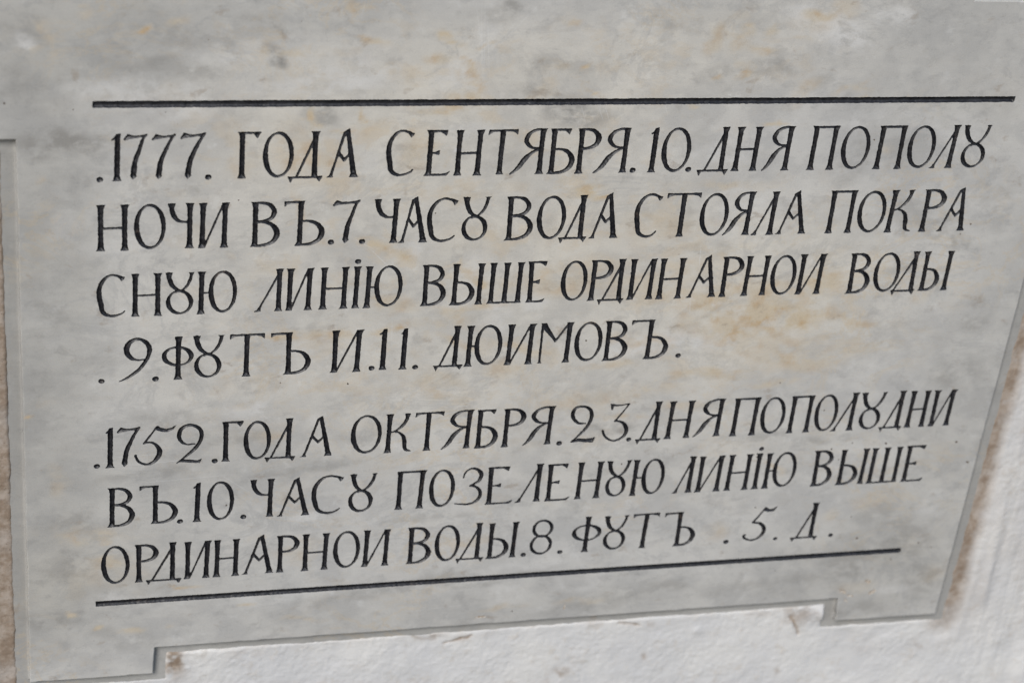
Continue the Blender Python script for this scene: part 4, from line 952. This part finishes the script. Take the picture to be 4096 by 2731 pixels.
relief = 1.3 * fbm(WX * .014, WZ * .014, 4, 41) + .55 * fbm(WX * .07, WZ * .07, 4, 43) + .30 * fbm(WX * .32, WZ * .32, 3, 47) * (1 + .6 * fbm(WX * .03, WZ * .03, 2, 49))
def gauss(x, y, rx, ry, rot=0.0):
    c, s_ = math.cos(rot), math.sin(rot)
    u = (PX - x) * c + (PY - y) * s_; v = -(PX - x) * s_ + (PY - y) * c
    return np.exp(-(u / rx) ** 2 - (v / ry) ** 2)
# right-hand side: hollow along the marble, then a swelling skin of whitewash
rightside = np.clip((PX - (4100 - (PY - 1125) * .265) + 60) / 60, 0, 1) * np.clip((2620 - PY) / 240, 0, 1)
swell = 2.4 * (1 / (1 + np.exp(-(t_out - 17 - 4 * fbm(WX * .02, WZ * .02, 3, 61)) / 3.2))) * rightside
streak = .8 * fbm(WX * .12, WZ * .015, 3, 67) * np.clip((PX - 3700) / 200, 0, 1)
lumps = 1.6 * gauss(3305, 2440, 45, 42) + 2.6 * gauss(3285, 2455, 26, 28) + 1.1 * gauss(2790, 2517, 26, 14) + .9 * gauss(3800, 2290, 30, 30) \
      + 4.0 * gauss(4085, 2700, 40, 130, .1) + 1.6 * gauss(3960, 2250, 18, 260, .2) * rightside
cracks = np.zeros_like(WX)
def crack(pts, wd, dp):
    global cracks
    P_ = [(a + 0.0, b + 0.0) for a, b in pts]
    d = sd_stroke(PX + 7 * fbm(WX * .2, WZ * .2, 2, 71), PY + 7 * fbm(WX * .2, WZ * .2, 2, 73), P_, [0.0] * len(P_))
    cracks = cracks + dp * np.exp(-(d / wd) ** 2)
crack([(1775, 2569), (1810, 2560), (1850, 2550), (1890, 2542)], 5, 1.3)
crack([(1650, 2545), (1700, 2556), (1740, 2550)], 6, .8)
crack([(3165, 2465), (3178, 2490), (3190, 2528)], 6, 1.4)
crack([(2480, 2490), (2530, 2496), (2560, 2500)], 6, 1.0)
crack([(690, 2652), (715, 2660)], 6, .8)
h_w = proud * (1 - .85 * rightside) + relief * (1 - .5 * rightside * np.exp(-np.clip(t_out, 0, 99) / 12)) + swell + streak + lumps - cracks
h_w = np.maximum(h_w, .25)
step = 1 / (1 + np.exp(-tt / .55))
YW = LEDGE_D + 2.5 - step * (2.5 + h_w)
YW = np.where(t_out < -4, LEDGE_D + 5, YW)
# dirty marks, and a broad darker tone on the right
n_a = fbm(WX * .03, WZ * .03, 4, 81); n_b = fbm(WX * .12, WZ * .12, 4, 83)
leftside = np.clip((140 - PX) / 30, 0, 1)
dirt_tone = leftside * np.clip(1.05 + .5 * n_a, .6, 1)
dirt_tone = np.maximum(dirt_tone, rightside * np.clip(1.6 - (t_out - 1) / (14 + 4 * n_a), 0, 1) * np.clip(.95 + .35 * n_b, .6, 1))
near = np.exp(-np.clip(t_out, 0, 99) / 3.0)
dirt_tone = np.maximum(dirt_tone, .30 * near * np.clip(.5 + 1.5 * n_b, 0, 1))
for (x, y, rx, ry, rot, k) in [(690, 2640, 45, 50, 0, 1.0), (680, 2600, 30, 30, 0, .8), (980, 2610, 60, 20, 0, .25), (3190, 2450, 55, 45, 0, .55), (2222, 2700, 52, 17, -.62, .7), (1700, 2540, 60, 20, 0, .4), (1880, 2545, 60, 10, -.2, .5), (2560, 2492, 40, 10, 0, .5), (2575, 2625, 10, 14, 0, .5),
                               (3780, 2580, 30, 20, 0, .2), (3105, 2680, 10, 12, .6, .35), (3440, 2570, 40, 30, 0, .22), (1078, 2720, 10, 6, 0, .7), (3030, 2450, 40, 12, 0, .35), (3670, 2575, 30, 20, 0, .3)]:
    dirt_tone = np.maximum(dirt_tone, k * gauss(x, y, rx * 1.25, ry * 1.25, rot) * np.clip(.75 + 2.2 * n_b, 0, 1.2))
dirt_tone = np.maximum(dirt_tone, rightside * np.clip(.16 + .16 * n_a, 0, .4))  # faint browner, darker tone spread over the right-hand plaster
dirt_tone = np.clip(dirt_tone + cracks * .5, 0, 1)
keep = t_out > -5
idx = np.full(WX.shape, -1, np.int64)
cell = keep[:-1, :-1] | keep[1:, :-1] | keep[1:, 1:] | keep[:-1, 1:]
use = np.zeros_like(keep); use[:-1, :-1] |= cell; use[1:, :-1] |= cell; use[1:, 1:] |= cell; use[:-1, 1:] |= cell
idx[use] = np.arange(use.sum())
co = np.stack([WX[use], YW[use], WZ[use]], 1) / 1000
ci, cj = np.nonzero(cell)
q = np.stack([idx[ci, cj], idx[ci + 1, cj], idx[ci + 1, cj + 1], idx[ci, cj + 1]], 1)
me = bpy.data.meshes.new('plaster_wall')
me.vertices.add(len(co)); me.vertices.foreach_set('co', co.ravel())
me.loops.add(q.size); me.loops.foreach_set('vertex_index', q.ravel())
me.polygons.add(len(q)); me.polygons.foreach_set('loop_start', np.arange(0, q.size, 4)); me.polygons.foreach_set('loop_total', np.full(len(q), 4))
me.polygons.foreach_set('use_smooth', np.ones(len(q), bool))
me.update(calc_edges=True); me.validate()
at = me.attributes.new('dirt_tone', 'FLOAT', 'POINT'); at.data.foreach_set('value', dirt_tone[use].astype(np.float32))
wall = link('plaster_wall', me, M_plaster, None)
wall['label'] = 'rough whitewashed plaster wall around the marble tablet, brown along its sides'
wall['category'] = 'wall'
